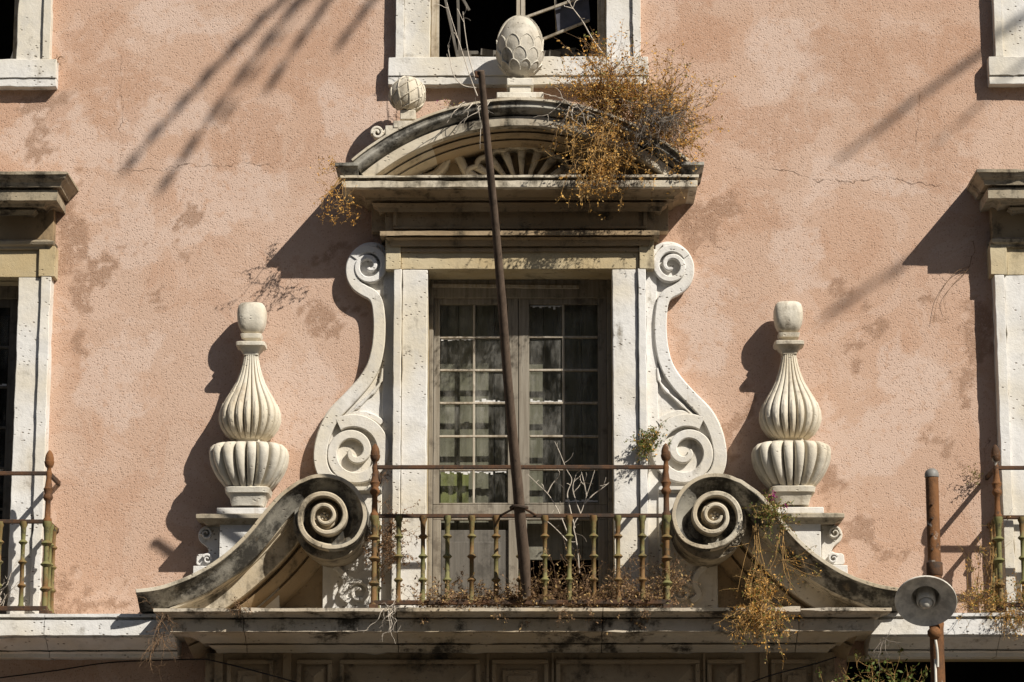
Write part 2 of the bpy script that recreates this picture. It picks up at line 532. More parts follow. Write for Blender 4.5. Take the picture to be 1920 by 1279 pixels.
        if rough:
            for ax in (0, 2):
                lo = min(v.co[ax] for v in bm.verts); hi = max(v.co[ax] for v in bm.verts)
                nn = int((hi - lo) / cut)
                for k in range(1, min(nn, 90)):
                    co = Vector((0, 0, 0)); no = Vector((0, 0, 0))
                    co[ax] = lo + (hi - lo) * (k + .3 * math.sin(k * 7.3)) / nn; no[ax] = 1
                    bmesh.ops.bisect_plane(bm, geom=bm.verts[:] + bm.edges[:] + bm.faces[:], dist=1e-5, plane_co=co, plane_no=no)
            for v in bm.verts:
                p = v.co + c
                q = mnoise.noise_vector(p * 17) * rough * .6 + mnoise.noise_vector(p * 41) * rough * .5
                chip = max(0.0, mnoise.noise(p * 6.3 + Vector((9, 2, 5))) - .32) * rough * 6
                inward = -v.normal if v.normal.length else Vector((0, 0, 0))
                v.co += q + inward * chip
        bm.to_mesh(me)
        bm.free()
        if smooth:
            me.shade_smooth()
            me.set_sharp_from_angle(angle=math.radians(smooth))
        me.materials.append(M[mat])
        o = bpy.data.objects.new(name, me)
        COL.objects.link(o)
        put(o, c, parent)
        if bevel:
            bv = o.modifiers.new('edge', 'BEVEL')
            bv.width = bevel
            bv.segments = seg
            bv.limit_method = 'ANGLE'
            bv.angle_limit = math.radians(38)
        if kind: o['kind'] = kind
        if label: o['label'] = label
        return o

def put(o, c, parent):
    WL[o.name] = Vector(c)
    if parent is not None:
        o.parent = parent
        o.location = Vector(c) - WL[parent.name]
    else:
        o.location = c

def thing(name, label, cat, loc, group=None):
    o = bpy.data.objects.new(name, None)
    o.empty_display_size = .2
    COL.objects.link(o)
    put(o, loc, None)
    return tag(o, label, cat, group)

def tag(o, label, cat, group=None):
    o['label'] = label
    o['category'] = cat
    if group: o['group'] = group
    return o

def struct(o):
    o['kind'] = 'structure'
    return o

def share(src, name, parent, offset):
    """another object on the same mesh, moved by offset"""
    o = src.copy()
    o.name = name
    COL.objects.link(o)
    put(o, WL[src.name] + offset, parent)
    return o

def cat_rom(pts, per=6, closed=False):
    out = []
    n = len(pts)
    P = [Vector(p) for p in pts]
    for i in range(n - 1):
        p0, p1, p2, p3 = P[max(i - 1, 0)], P[i], P[i + 1], P[min(i + 2, n - 1)]
        for k in range(per):
            t = k / per
            q = .5 * ((2 * p1) + (p2 - p0) * t + (2 * p0 - 5 * p1 + 4 * p2 - p3) * t * t + (3 * p1 - p0 - 3 * p2 + p3) * t ** 3)
            out.append(tuple(q))
    out.append(tuple(P[-1]))
    return out

def uv(pts, d): return [W(u, v, d) for u, v in pts]


# ------------------------------------------------------------------ ground, wall with its openings
ZL = WZ(1140, .70)                       # top of the balcony ledge
XA2 = (WX(88, 900, .4) + WX(1872, 900, .4)) / 2      # axis between the side windows
mb = MB().add([(-150, -150, 0), (150, -150, 0), (150, 40, 0), (-150, 40, 0)], [(0, 1, 2, 3)])
struct(mb.build('ground', 'limestone_setts', None, smooth=0))

DJ = .13                                  # jamb depth
door_x0, door_x1 = WX(800, 800, DJ), WX(1150, 800, DJ)
door_z1 = WZ(505, DJ)
up_x0, up_x1 = WX(806, 60, .07), WX(1137, 60, .07)
up_z0 = WZ(108, .07)
up_z1 = up_z0 + 1.9
# side windows, measured on the left one and mirrored
sw_x1 = WX(25, 800, .10)
sw_x0 = sw_x1 - (door_x1 - door_x0)
sw_z1 = WZ(520, .10, 40)
su_x1 = WX(32, 60, .06)
su_x0 = su_x1 - (up_x1 - up_x0)
su_z0 = WZ(113, .06, 20)
mx = lambda x: 2 * XA2 - x
OPEN = [(door_x0, door_x1, ZL, door_z1), (up_x0, up_x1, up_z0, up_z1),
        (sw_x0, sw_x1, ZL, sw_z1), (mx(sw_x1), mx(sw_x0), ZL, sw_z1),
        (su_x0, su_x1, su_z0, su_z0 + 1.9), (mx(su_x1), mx(su_x0), su_z0, su_z0 + 1.9),
        (XA - .85, XA + .85, 0, 2.7), (WX(1588, 1250), WX(1588, 1250) + 1.5, 1.2, WZ(1229, 0, 1700))]  # last opening is added: its dark room stands in for deep shade
facade = thing('palace_wall', 'pink plastered house wall with bleached patches, stains and cracks', 'wall', (XA, 0, 0))
xs = sorted({-9.0, 9.0} | {o[0] for o in OPEN} | {o[1] for o in OPEN})
zs = sorted({0.0, 11.0} | {o[2] for o in OPEN} | {o[3] for o in OPEN})
def refine(v, lo, hi, st):
    out = []
    for p, q in zip(v, v[1:]):
        n = 1
        if q > lo and p < hi: n = max(1, int(math.ceil((q - p) / st)))
        out += [p + (q - p) * k / n for k in range(n)]
    return out + [v[-1]]
xs = refine(sorted(set(xs) | {-3.9, 3.9}), -3.9, 3.9, .024)
zs = refine(sorted(set(zs) | {3.3, 8.4}), 3.3, 8.4, .024)
wall = MB()
NX = len(xs)
wall.v = [(x, 0.0, z) for z in zs for x in xs]
for j in range(len(zs) - 1):
    for i in range(NX - 1):
        cx, cz = (xs[i] + xs[i + 1]) / 2, (zs[j] + zs[j + 1]) / 2
        if any(o[0] < cx < o[1] and o[2] < cz < o[3] for o in OPEN):
            continue
        wall.f.append((j * NX + i, j * NX + i + 1, (j + 1) * NX + i + 1, (j + 1) * NX + i))
# ends, top and back of the wall block
wall.add([(-9, 0, 0), (-9, 6, 0), (-9, 6, 11), (-9, 0, 11), (9, 0, 0), (9, 6, 0), (9, 6, 11), (9, 0, 11)],
         [(0, 3, 2, 1), (4, 5, 6, 7), (3, 7, 6, 2), (1, 2, 6, 5)])
w = wall.build('plaster', 'pink_plaster', facade, smooth=30)
wa = w.data.color_attributes.new('wear', 'FLOAT_COLOR', 'POINT')
for k, v_ in enumerate(w.data.vertices):
    p = v_.co + WL[w.name]
    if -4 < p.x < 4 and 3.2 < p.z < 8.5 and abs(p.y) < .01:
        wa.data[k].color = (*wear(p.x, p.z), 1)
        v_.co.y += -.006 * mnoise.noise(Vector((p.x * 1.1, 3, p.z * 1.1))) + .004
    else:
        wa.data[k].color = (0, 0, 0, 1)
for (x0, x1, z0, z1) in OPEN:
    rv = MB()
    rv.add([(x0, 0, z0), (x1, 0, z0), (x1, 0, z1), (x0, 0, z1), (x0, .42, z0), (x1, .42, z0), (x1, .42, z1), (x0, .42, z1)],
           [(0, 1, 5, 4), (1, 2, 6, 5), (2, 3, 7, 6), (3, 0, 4, 7)])
    rv.build('reveal', 'warm_stone', facade, smooth=0)
    rm = MB()
    e = .25
    rm.add([(x0 - e, .42, z0 - .02), (x1 + e, .42, z0 - .02), (x1 + e, .42, z1 + e), (x0 - e, .42, z1 + e),
            (x0 - e, 2.2, z0 - .02), (x1 + e, 2.2, z0 - .02), (x1 + e, 2.2, z1 + e), (x0 - e, 2.2, z1 + e)],
           [(0, 1, 5, 4), (1, 2, 6, 5), (2, 3, 7, 6), (3, 0, 4, 7), (4, 5, 6, 7)])
    rm.build('room', 'room_dark', facade, smooth=0)

# unseen houses added across the street to cut sky light; the panes mirror them
for k, (xa, xb, hh) in enumerate(((-34, -13, 14.5), (-13, 9, 15.5), (9, 30, 14.0))):
    oh = thing('sky_block_house', ('unseen grey plastered house across the street to the left, added to block sky light', 'unseen tall ochre house directly behind the viewer, added to block sky light',
                                'unseen low grey house across the street to the right, added to block sky light')[k], 'house', ((xa + xb) / 2, -32, 0), 'added sky-blocking houses')
    MB().box(xa + .01, xb - .01, 27, 38, 0, hh).build('wall', 'house_render', oh, smooth=0)
    MB().box(xa + .02, xb - .02, 26.6, 38.2, hh, hh + .35).build('eaves', 'house_render', oh, smooth=0)
    for fl in range(4):
        for i in range(int((xb - xa) / 3)):
            x = xa + 1.6 + i * 3.0
            MB().box(x - .55, x + .55, 26.94, 27.1, 1.0 + fl * 3.5, 3.0 + fl * 3.5).build('window', 'room_dark', oh, smooth=0)

# ------------------------------------------------------------------ balcony ledge and string courses
def pprof(pts, u=975): return [(WZ(v, d, u), d) for v, d in pts]
ledge = thing('balcony_ledge', 'long grey stone balcony ledge with black stains under the railing', 'ledge', (XA, -.35, ZL - .4))
LP = pprof([(1224, .25), (1223, .33), (1217, .34), (1212, .365), (1209, .38), (1208, .355), (1206, .355), (1205, .42), (1196, .45), (1187, .51), (1186, .545), (1185, .545), (1184, .60),
            (1161, .60), (1160, .575), (1158, .575), (1157, .63), (1153, .64), (1149, .67), (1147, .68), (1146, .70), (1140, .70)])
ledge_l, ledge_r = WX(287, 1150, .70), WX(1672, 1150, .70)
cuts = [ledge_l + .0, WX(454, 1150, .7), WX(742, 1150, .7), WX(1130, 1150, .7), WX(1500, 1150, .7), ledge_r]
for i in range(5):
    a, b = cuts[i], cuts[i + 1]
    g = .0025
    mb = MB().cornice(a + (0 if i == 0 else g), b - (0 if i == 4 else g), LP, .70, -.02, i == 0, i == 4)
    mb.build('ledge_block', 'ledge_stone', ledge, bevel=.003, rough=.005, smooth=28)
mb = MB()
SP = pprof([(1234, .10), (1233, .20), (1226, .21), (1222, .235), (1221, .21), (1219, .21), (1218, .27), (1208, .31), (1197, .385), (1196, .40), (1192, .40), (1191, .45),
            (1163, .45), (1162, .415), (1158, .415), (1157, .455), (1151, .455)], 200)
dz = ZL - .006 - SP[-1][0]
SP = [(z + dz, d) for z, d in SP]
for side in (0, 1):
    sc_t = thing('string_course', ('pale stone string course under the cropped window at the left edge', 'pale stone string course behind the street lamp at the right edge')[side],
                 'ledge', (-5 if not side else 5, -.2, ZL - .4), 'side string courses')
    edges = [-9, -5.2, WX(83, 1170, .45), ledge_l + .10]
    for i in range(3):
        m2 = MB().cornice(edges[i] + .002, edges[i + 1] - (.002 if i < 2 else 0), SP, .45, -.02, False, False)
        m2.build('course_block', 'white_stone', sc_t, bevel=.003, rough=.005, smooth=28, mirror=(XA2 if side else False))

# ------------------------------------------------------------------ panelled frieze and portal under the ledge
portal = thing('portal_frieze', 'shaded stone frieze of sunk panels below the balcony ledge', 'frieze', (XA, -.15, 3.0))
fz1 = WZ(1222, .28) - .001
fz0 = fz1 - .62
MB().box(WX(385, 1250, .24), WX(1565, 1250, .24), -.02, .24, fz0, fz1).build('frieze_block', 'shade_brown_stone', portal, bevel=.004)
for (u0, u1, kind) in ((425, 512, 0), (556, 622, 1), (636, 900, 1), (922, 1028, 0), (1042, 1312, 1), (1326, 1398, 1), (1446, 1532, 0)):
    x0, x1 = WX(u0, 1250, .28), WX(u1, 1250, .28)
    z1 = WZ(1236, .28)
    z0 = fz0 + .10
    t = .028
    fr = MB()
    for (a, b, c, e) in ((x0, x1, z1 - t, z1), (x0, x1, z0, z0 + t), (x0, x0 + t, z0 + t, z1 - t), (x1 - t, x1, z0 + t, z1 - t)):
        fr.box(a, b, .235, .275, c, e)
    p = fr.build('panel_frame', 'shade_brown_stone', portal, bevel=.006)
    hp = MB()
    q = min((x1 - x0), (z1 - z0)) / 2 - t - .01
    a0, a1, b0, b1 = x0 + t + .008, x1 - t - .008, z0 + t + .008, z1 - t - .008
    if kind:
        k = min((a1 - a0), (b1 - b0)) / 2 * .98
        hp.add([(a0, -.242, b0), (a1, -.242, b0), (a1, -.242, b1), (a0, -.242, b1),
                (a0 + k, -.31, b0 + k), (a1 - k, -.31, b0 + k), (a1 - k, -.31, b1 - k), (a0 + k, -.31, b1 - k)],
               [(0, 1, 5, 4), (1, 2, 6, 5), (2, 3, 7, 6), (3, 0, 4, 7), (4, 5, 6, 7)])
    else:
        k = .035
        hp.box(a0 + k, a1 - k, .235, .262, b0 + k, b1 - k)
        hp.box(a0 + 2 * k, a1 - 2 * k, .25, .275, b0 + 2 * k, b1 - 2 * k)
    hp.build('sunk_panel', 'shade_brown_stone', portal, smooth=0)
for u in (402, 530, 912, 1034, 1318, 1424):
    MB().box(WX(u, 1250, .26), WX(u + (16 if u in (402, 530, 1424) else 5), 1250, .26), .23, .262, fz0, fz1 - .002).build('pilaster_strip', 'shade_brown_stone', portal, bevel=.003)
pd = thing('street_portal', 'dark wooden street door under the stone frieze', 'door', (XA, -.1, 0))
for s in (-1, 1):
    MB().box(XA + s * 1.25 - .38, XA + s * 1.25 + .38, -.02, .2, 0, fz0 - .002).build('pier', 'warm_stone', pd, bevel=.01)
MB().box(XA - .868, XA + .868, -.02, .16, 2.7, fz0 - .004).build('lintel', 'warm_stone', pd, bevel=.01)
for s in (-1, 1):
    MB().box(min(XA, XA + s * .85), max(XA, XA + s * .85), -.3, -.22, 0, 2.7).build('door_leaf', 'panel_wood', pd, bevel=.01)
# ------------------------------------------------------------------ stone surround of the balcony door
sur = thing('door_surround', 'carved stone door surround with arched pediment and scrolled sides', 'door surround', (XA, -.1, ZL))
jz1 = WZ(505, DJ) - .001
for s in (0, 1):
    jm = MB().box(WX(752, 800, DJ), door_x0, -.03, DJ, ZL + .002, jz1)
    j = jm.build('jamb', 'white_stone', sur, rough=.004, bevel=.006, mirror=(XA if s else False))
    MB().box(WX(736, 800, .155), WX(751, 800, .155), -.03, .155, ZL + .002, jz1 - .0).build('outer_fillet', 'white_stone', j, rough=.004, bevel=.005, mirror=(XA if s else False))
    MB().box(WX(716, 800, .075), WX(737, 800, .075), -.03, .075, ZL + .002, WZ(468, .075)).build('backing_strip', 'white_stone', sur, rough=.004, bevel=.004, mirror=(XA if s else False))
    MB().pbox(723, 751, 440, 505.5, -.03, .158).build('lintel_ear', 'warm_stone', sur, rough=.004, bevel=.006, mirror=(XA if s else False))
lx0, lx1 = WX(751.5, 500, DJ), 2 * XA - WX(751.5, 500, DJ)
MB().box(lx0, lx1, -.03, DJ + .002, WZ(505, DJ), WZ(440, DJ)).build('lintel', 'warm_stone', sur, bevel=.005, rough=.004)
AP = pprof([(473, .10), (472, .15), (465, .15), (464, .125), (462, .125), (461, .175), (450, .185), (445, .21), (444, .19), (442, .19), (441, .245), (433, .245), (432, .14)])
MB().cornice(WX(714, 437, .24), 2 * XA - WX(714, 437, .24), AP, .24, -.02).build('architrave_moulding', 'shade_brown_stone', sur, bevel=.003, rough=.004, smooth=28)
MB().pbox(697, 1253, 380, 434, -.03, .10).build('frieze_backing', 'shade_brown_stone', sur, bevel=.004)
fr = MB().pbox(722, 1228, 380, 433, -.03, .14).build('frieze', 'shade_brown_stone', sur, bevel=.004)
fp = MB()
for (a, b, c, e) in ((737, 1213, 386, 391), (737, 1213, 424, 429), (737, 744, 391.5, 423.5), (1206, 1213, 391.5, 423.5)):
    fp.pbox(a, b, c, e, .12, .165)
fp.build('frieze_panel', 'shade_brown_stone', fr, bevel=.004)
CP = pprof([(398, .14), (397, .205), (389, .215), (380, .25), (379, .22), (376, .22), (375, .29), (370, .295), (362, .33), (355, .385), (354, .36), (352, .36), (351, .44), (339, .44), (338, .405), (334, .405), (333, .45), (328, .45)])
kc = 12
MB().cornice(WX(638, 335, .45), 2 * XA - WX(638, 335, .45), CP[kc:], .45, -.02).build('cornice', 'mid_stone', sur, bevel=.002, rough=.004, smooth=28)
MB().cornice(WX(638, 335, .45), 2 * XA - WX(638, 335, .45), CP[:kc] + [(CP[kc][0] - .0015, .36)], .45, -.02).build('bed_moulding', 'shade_brown_stone', sur, bevel=.002, rough=.004, smooth=28)
EP = pprof([(352, .40), (350, .42), (345, .425), (336, .43), (326, .44), (316, .465), (311, .482), (310, .49), (304, .49)])
for s in (0, 1):
    MB().cornice(WX(628, 306, .49), WX(671, 306, .49), EP, .49, -.02, True, False).build('corner_block', 'sooty_stone', sur, bevel=.003, mirror=(XA if s else False))
# arched pediment
Ra, Cv = 493.0, 677.0
arch = [W(975 + Ra * math.sin(math.radians(a)), Cv - Ra * math.cos(math.radians(a)), .49) for a in [x * 1.0 for x in range(-40, 41)]]
def npx(pr): return [(n * PX, d) for n, d in pr]
crown = npx([(0, 0), (0, .49), (4.5, .49), (5.5, .478), (8, .475), (11, .47), (15, .475), (19, .465), (22, .44), (25, .425), (26, .395), (28.5, .395)])
MB().sweep(arch, crown + [(28.5 * PX, 0)], 1).build('arch_crown', 'sooty_stone', sur, bevel=.002)
MB().sweep(arch, npx([(-.5, .3), (-.5, .494), (4.2, .494), (4.5, .3)]), 1).build('arch_fillet', 'mid_stone', sur, bevel=.002, jitter=.003)
band = npx([(29, 0), (29, .42), (47, .42), (48, .41), (49, .33), (50, .29), (52, .29), (53, .32), (58, .29), (60, .24), (62, .24), (63, .26), (68, .19), (69, .10), (69, 0)])
nseg = [(0, 21), (21, 60), (60, 80)]
ib = 5
MB().sweep(arch[18:], [(48.2 * PX, 0), (48.2 * PX, .36)] + band[ib:], 1).build('arch_soffit', 'shade_brown_stone', sur, bevel=.002, smooth=28)
MB().sweep(arch[:19], [(48.2 * PX, 0), (48.2 * PX, .36)] + band[ib:], 1).build('arch_soffit', 'mid_stone', sur, bevel=.002, smooth=28)  # sunlit left end in paler stone; the rest carries painted shade
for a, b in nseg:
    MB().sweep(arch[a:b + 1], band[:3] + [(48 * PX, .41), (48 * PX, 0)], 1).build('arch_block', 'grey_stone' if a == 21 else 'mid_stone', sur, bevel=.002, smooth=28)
tym = [W(975 + (Ra - 64) * math.sin(math.radians(a)), Cv - (Ra - 64) * math.cos(math.radians(a)), .03) for a in range(-38, 39, 2)]
tym = tym[::-1] + [W(705, 356, .03), W(1245, 356, .03)]
ty = MB().plate(tym, -.02, .03).build('tympanum', 'shade_brown_stone', sur, smooth=0)
SH = lambda r, a, d: W(978 + r * 1.25 * math.sin(a), 366 - r * math.cos(a), d)
for k in range(9):
    a = math.radians(-68 + 17 * k)
    MB().ribbon([SH(r, a, .14) for r in (20, 40, 58, 72, 82, 88)], [q * PX for q in (4, 7, 10, 13, 15, 17)], .02, [.10, .12, .14, .15, .15, .13], .012).build('shell_rib', 'mid_stone', ty)
rimp = []
for k in range(8):
    for q in range(6):
        aa = math.radians(-68 + 17 * k + 17 * q / 6)
        rimp.append(SH(87 + 6 * math.sin(math.pi * q / 6), aa, .14))
MB().ribbon(rimp, 9 * PX, .02, .155, .010).build('shell_rim', 'mid_stone', ty)
for s in (0, 1):
    lf = MB()
    lf.ribbon(uv(cat_rom([(792, 328), (812, 322), (830, 306), (838, 290), (850, 283), (862, 292), (872, 312), (892, 328)], 5), .2), 15 * PX, .02, .14, .014)
    lf.ribbon(uv(cat_rom([(770, 326), (790, 312), (815, 300), (832, 292)], 5), .2), 12 * PX, .02, .12, .014)
    lf.build('acanthus_scroll', 'mid_stone', ty, mirror=(XA if s else False))

# scroll brackets at the sides of the door
def spiral(cu, cv, pts, d, sgn=1, step=8):
    """pts [(deg clockwise from up, radius px)] -> (x,z) list"""
    out = []
    a0, a1 = pts[0][0], pts[-1][0]
    n = int(abs(a1 - a0) / step) + 1
    for i in range(n + 1):
        a = a0 + (a1 - a0) * i / n
        for (p, r0), (q, r1) in zip(pts, pts[1:]):
            if p <= a <= q:
                f = (a - p) / (q - p)
                r = r0 + (r1 - r0) * f
                break
        out.append(W(cu + sgn * r * math.sin(math.radians(a)), cv - r * math.cos(math.radians(a)), d))
    return out
bo = cat_rom([(722, 462), (703, 454), (680, 457), (660, 472), (649, 495), (650, 520), (661, 540), (676, 551), (688, 555), (696, 565), (700, 585), (701, 615),
              (698, 648), (689, 680), (672, 708), (645, 738), (616, 768), (597, 803), (588, 845), (592, 880), (608, 906), (640, 914), (718, 914)], 4)
for s in (0, 1):
    mir = XA if s else False
    br = MB().plate(uv(bo, .055), -.02, .055).build('scroll_bracket', 'white_stone', sur, bevel=.008, mirror=mir)
    rim = [(p[0] + q[0], p[1] + q[1]) for p, q in zip(bo, [(0, 0)] * len(bo))]
    # raised rim, following the outline a half width inside it
    path = uv(cat_rom([(706, 464), (684, 466), (667, 478), (658, 497), (659, 517), (668, 533), (682, 543), (697, 551), (706, 564), (710, 588), (711, 618), (708, 652),
                       (699, 686), (681, 716), (653, 747), (626, 776), (609, 808), (600, 846), (603, 876), (617, 897), (643, 904)], 5), .12)
    n = len(path)
    MB().ribbon(path, [PX * (18 + 7 * min(1, i / n * 1.5)) for i in range(n)], .05, .10, .006).build('rim', 'white_stone', br, mirror=mir)
    MB().ribbon(spiral(691, 497, [(-60, 33), (30, 31), (120, 27), (210, 25), (300, 20), (390, 15), (480, 10), (560, 4)], .13), [PX * (15 - 9 * i / 79) for i in range(80)], .05, .11, .006).build('small_volute', 'white_stone', br, mirror=mir)
    sp = spiral(664, 846, [(-30, 60), (40, 57), (120, 52), (210, 47), (300, 39), (390, 29), (480, 20), (570, 12), (640, 6)], .125)
    n = len(sp)
    MB().ribbon(sp, [PX * (25 - 15 * i / n) for i in range(n)], .05, .102, .006).build('large_volute', 'white_stone', br, mirror=mir)
    fan = MB().ribbon(uv(cat_rom([(717, 690), (714, 712), (703, 730), (680, 752), (655, 775), (640, 790)], 5), .1), [PX * q for q in ([3, 4, 5, 6, 7, 8] * 5)[:26]], .05, .085, .008)
    fan.build('leaf_ridge', 'white_stone', br, mirror=mir)
    MB().ribbon(uv(cat_rom([(645, 790), (662, 777), (682, 775), (702, 782), (716, 792)], 5), .1), 12 * PX, .05, .08, .007).build('leaf_ridge', 'white_stone', br, mirror=mir)
    # plinth under the bracket
    MB().box(WX(606, 1000, .09), WX(716, 1000, .09) - .002, -.02, .09, ZL + .002, WZ(926, .09)).build('bracket_plinth', 'white_stone', sur, bevel=.005, mirror=mir)
    MB().cornice(WX(604, 920, .13), WX(716, 920, .13) - .002, pprof([(926, .09), (924, .10), (919, .13), (912, .13)]), .13, -.02, True, False).build('plinth_cap', 'white_stone', sur, bevel=.003, mirror=mir)
    sc = MB()
    sc.ribbon(uv(cat_rom([(628, 1062), (642, 1075), (648, 1095), (640, 1115), (655, 1128)], 5), .12), 12 * PX, .085, .125, .008)
    sc.ribbon(spiral(672, 1110, [(-60, 20), (60, 18), (180, 14), (300, 9), (420, 3)], .12), 7 * PX, .085, .12, .006)
    sc.build('carved_scroll', 'white_stone', sur, mirror=mir)

# ------------------------------------------------------------------ broken scroll pediment over the ledge
EU, EV = 608, 967
def sp_pts():
    ramp = [(254, 1105), (270, 1103), (300, 1098), (345, 1083), (390, 1060), (430, 1031), (465, 996), (495, 958), (525, 925), (558, 901)]
    out = [W(u, v, .63) for u, v in cat_rom(ramp, 5)]
    return out + spiral(EU, EV, [(-30, 80.5), (0, 79), (60, 80), (90, 80.5), (130, 76), (160, 67), (185, 60)], .63, 1, 6)
for s in (0, 1):
    mir = XA if s else False
    t = thing('scrolled_half_pediment', ('dark stone ramp curling up into a volute left of the railing',
              'dark stone ramp curling up into a volute right of the railing, with plants')[s], 'stone scroll',
              ((2 * XA - WX(500, 1100)) if s else WX(500, 1100), -.3, ZL), 'the two scrolled half pediments')
    path = sp_pts()
    n = len(path)
    nsp = sum(1 for p in path)
    fade = [1.0] * n
    for i in range(n):
        k = n - 1 - i
        if k < 18: fade[i] = .34 + .66 * k / 18
    prof = npx([(0, 0), (0, .62), (1.2, .63), (7.5, .63), (8.5, .618), (10, .60), (15, .572), (22, .552), (29, .53), (34, .512), (36, .505), (36, 0)])
    cr = MB().sweep(path, prof, 1, fade).build('crown', 'sooty_stone', t, bevel=.002, mirror=mir)
    MB().sweep(path, npx([(.3, .60), (.3, .634), (7.0, .634), (7.4, .60)]), 1, [1.0] * n).build('rim_fillet', 'mid_stone', cr, bevel=.002, mirror=mir, jitter=.004)
    lo = uv(cat_rom([(318, 1142), (350, 1128), (395, 1106), (440, 1074), (488, 1030), (526, 986), (552, 946), (572, 918)], 6), .5)
    lp = npx([(-2, 0), (-2, .50), (3, .49), (4, .41), (6, .41), (7, .385), (37, .385), (38, .37), (39, .30), (41, .27), (44, .27), (45, .31), (56, .27), (60, .23), (61, .19), (64, .19), (65, .22), (80, .17), (85, .13), (86, .08), (86, 0)])
    ic = 7
    MB().sweep(lo, lp[:ic] + [(37.5 * PX, .38), (37.5 * PX, 0)], 1).build('corona', 'mid_stone', t, bevel=.002, mirror=mir, smooth=28)
    MB().sweep(lo, [(37.6 * PX, 0), (37.6 * PX, .33)] + lp[ic + 1:], 1).build('bed_moulding', 'shade_brown_stone', t, bevel=.002, mirror=mir, smooth=28)
    MB().plate(uv([(420, 1146), (470, 1100), (560, 1010), (606, 960), (606, 1146)], .05), -.02, .05).build('spandrel', 'shade_brown_stone', t, mirror=mir)  # shade under the ramp is put into the brown
    MB().plate([(x, z) for x, z in spiral(EU + 10, EV + 14, [(0, 68), (352, 68)], .5, 1, 8)], 0, .50).build('barrel', 'grey_stone', t, mirror=mir, smooth=40)
    floor = spiral(EU, EV, [(0, 64), (180, 58), (270, 55), (352, 64)], .5, 1, 10)
    MB().plate(floor, 0, .508).build('volute_ground', 'sooty_stone', t, mirror=mir, smooth=40)
    sp = spiral(EU, EV, [(168, 59), (185, 55), (270, 46), (360, 41), (450, 38.5), (540, 31), (630, 22), (720, 20), (810, 18), (900, 14), (985, 11)], .63, 1, 6)
    n = len(sp)
    MB().ribbon(sp, [PX * (10.5 - 4.5 * i / n) for i in range(n)], .45, [.625 + .02 * i / n for i in range(n)], .007).build('volute_band', 'mid_stone', t, mirror=mir)
    MB().plate(spiral(EU, EV, [(0, 26), (352, 26)], .56, 1, 10), .4, .575).build('volute_core', 'mid_stone', t, bevel=.006, mirror=mir)
    eye = MB()
    for k in range(6):
        r = 0 if k == 5 else 6.2
        cx, cz = W(EU + r * math.sin(k * 1.2566), EV - r * math.cos(k * 1.2566), .6)
        rows = []
        for a, q in ((0, 3.4), (.5, 3.1), (.85, 1.9), (1.0, .3)):
            rows.append([(cx + math.cos(b * .785) * q * PX, -.57 - a * .022, cz + math.sin(b * .785) * q * PX) for b in range(8)])
        eye.grid(rows, True, True)
    eye.build('rosette', 'clean_stone', t, mirror=mir)

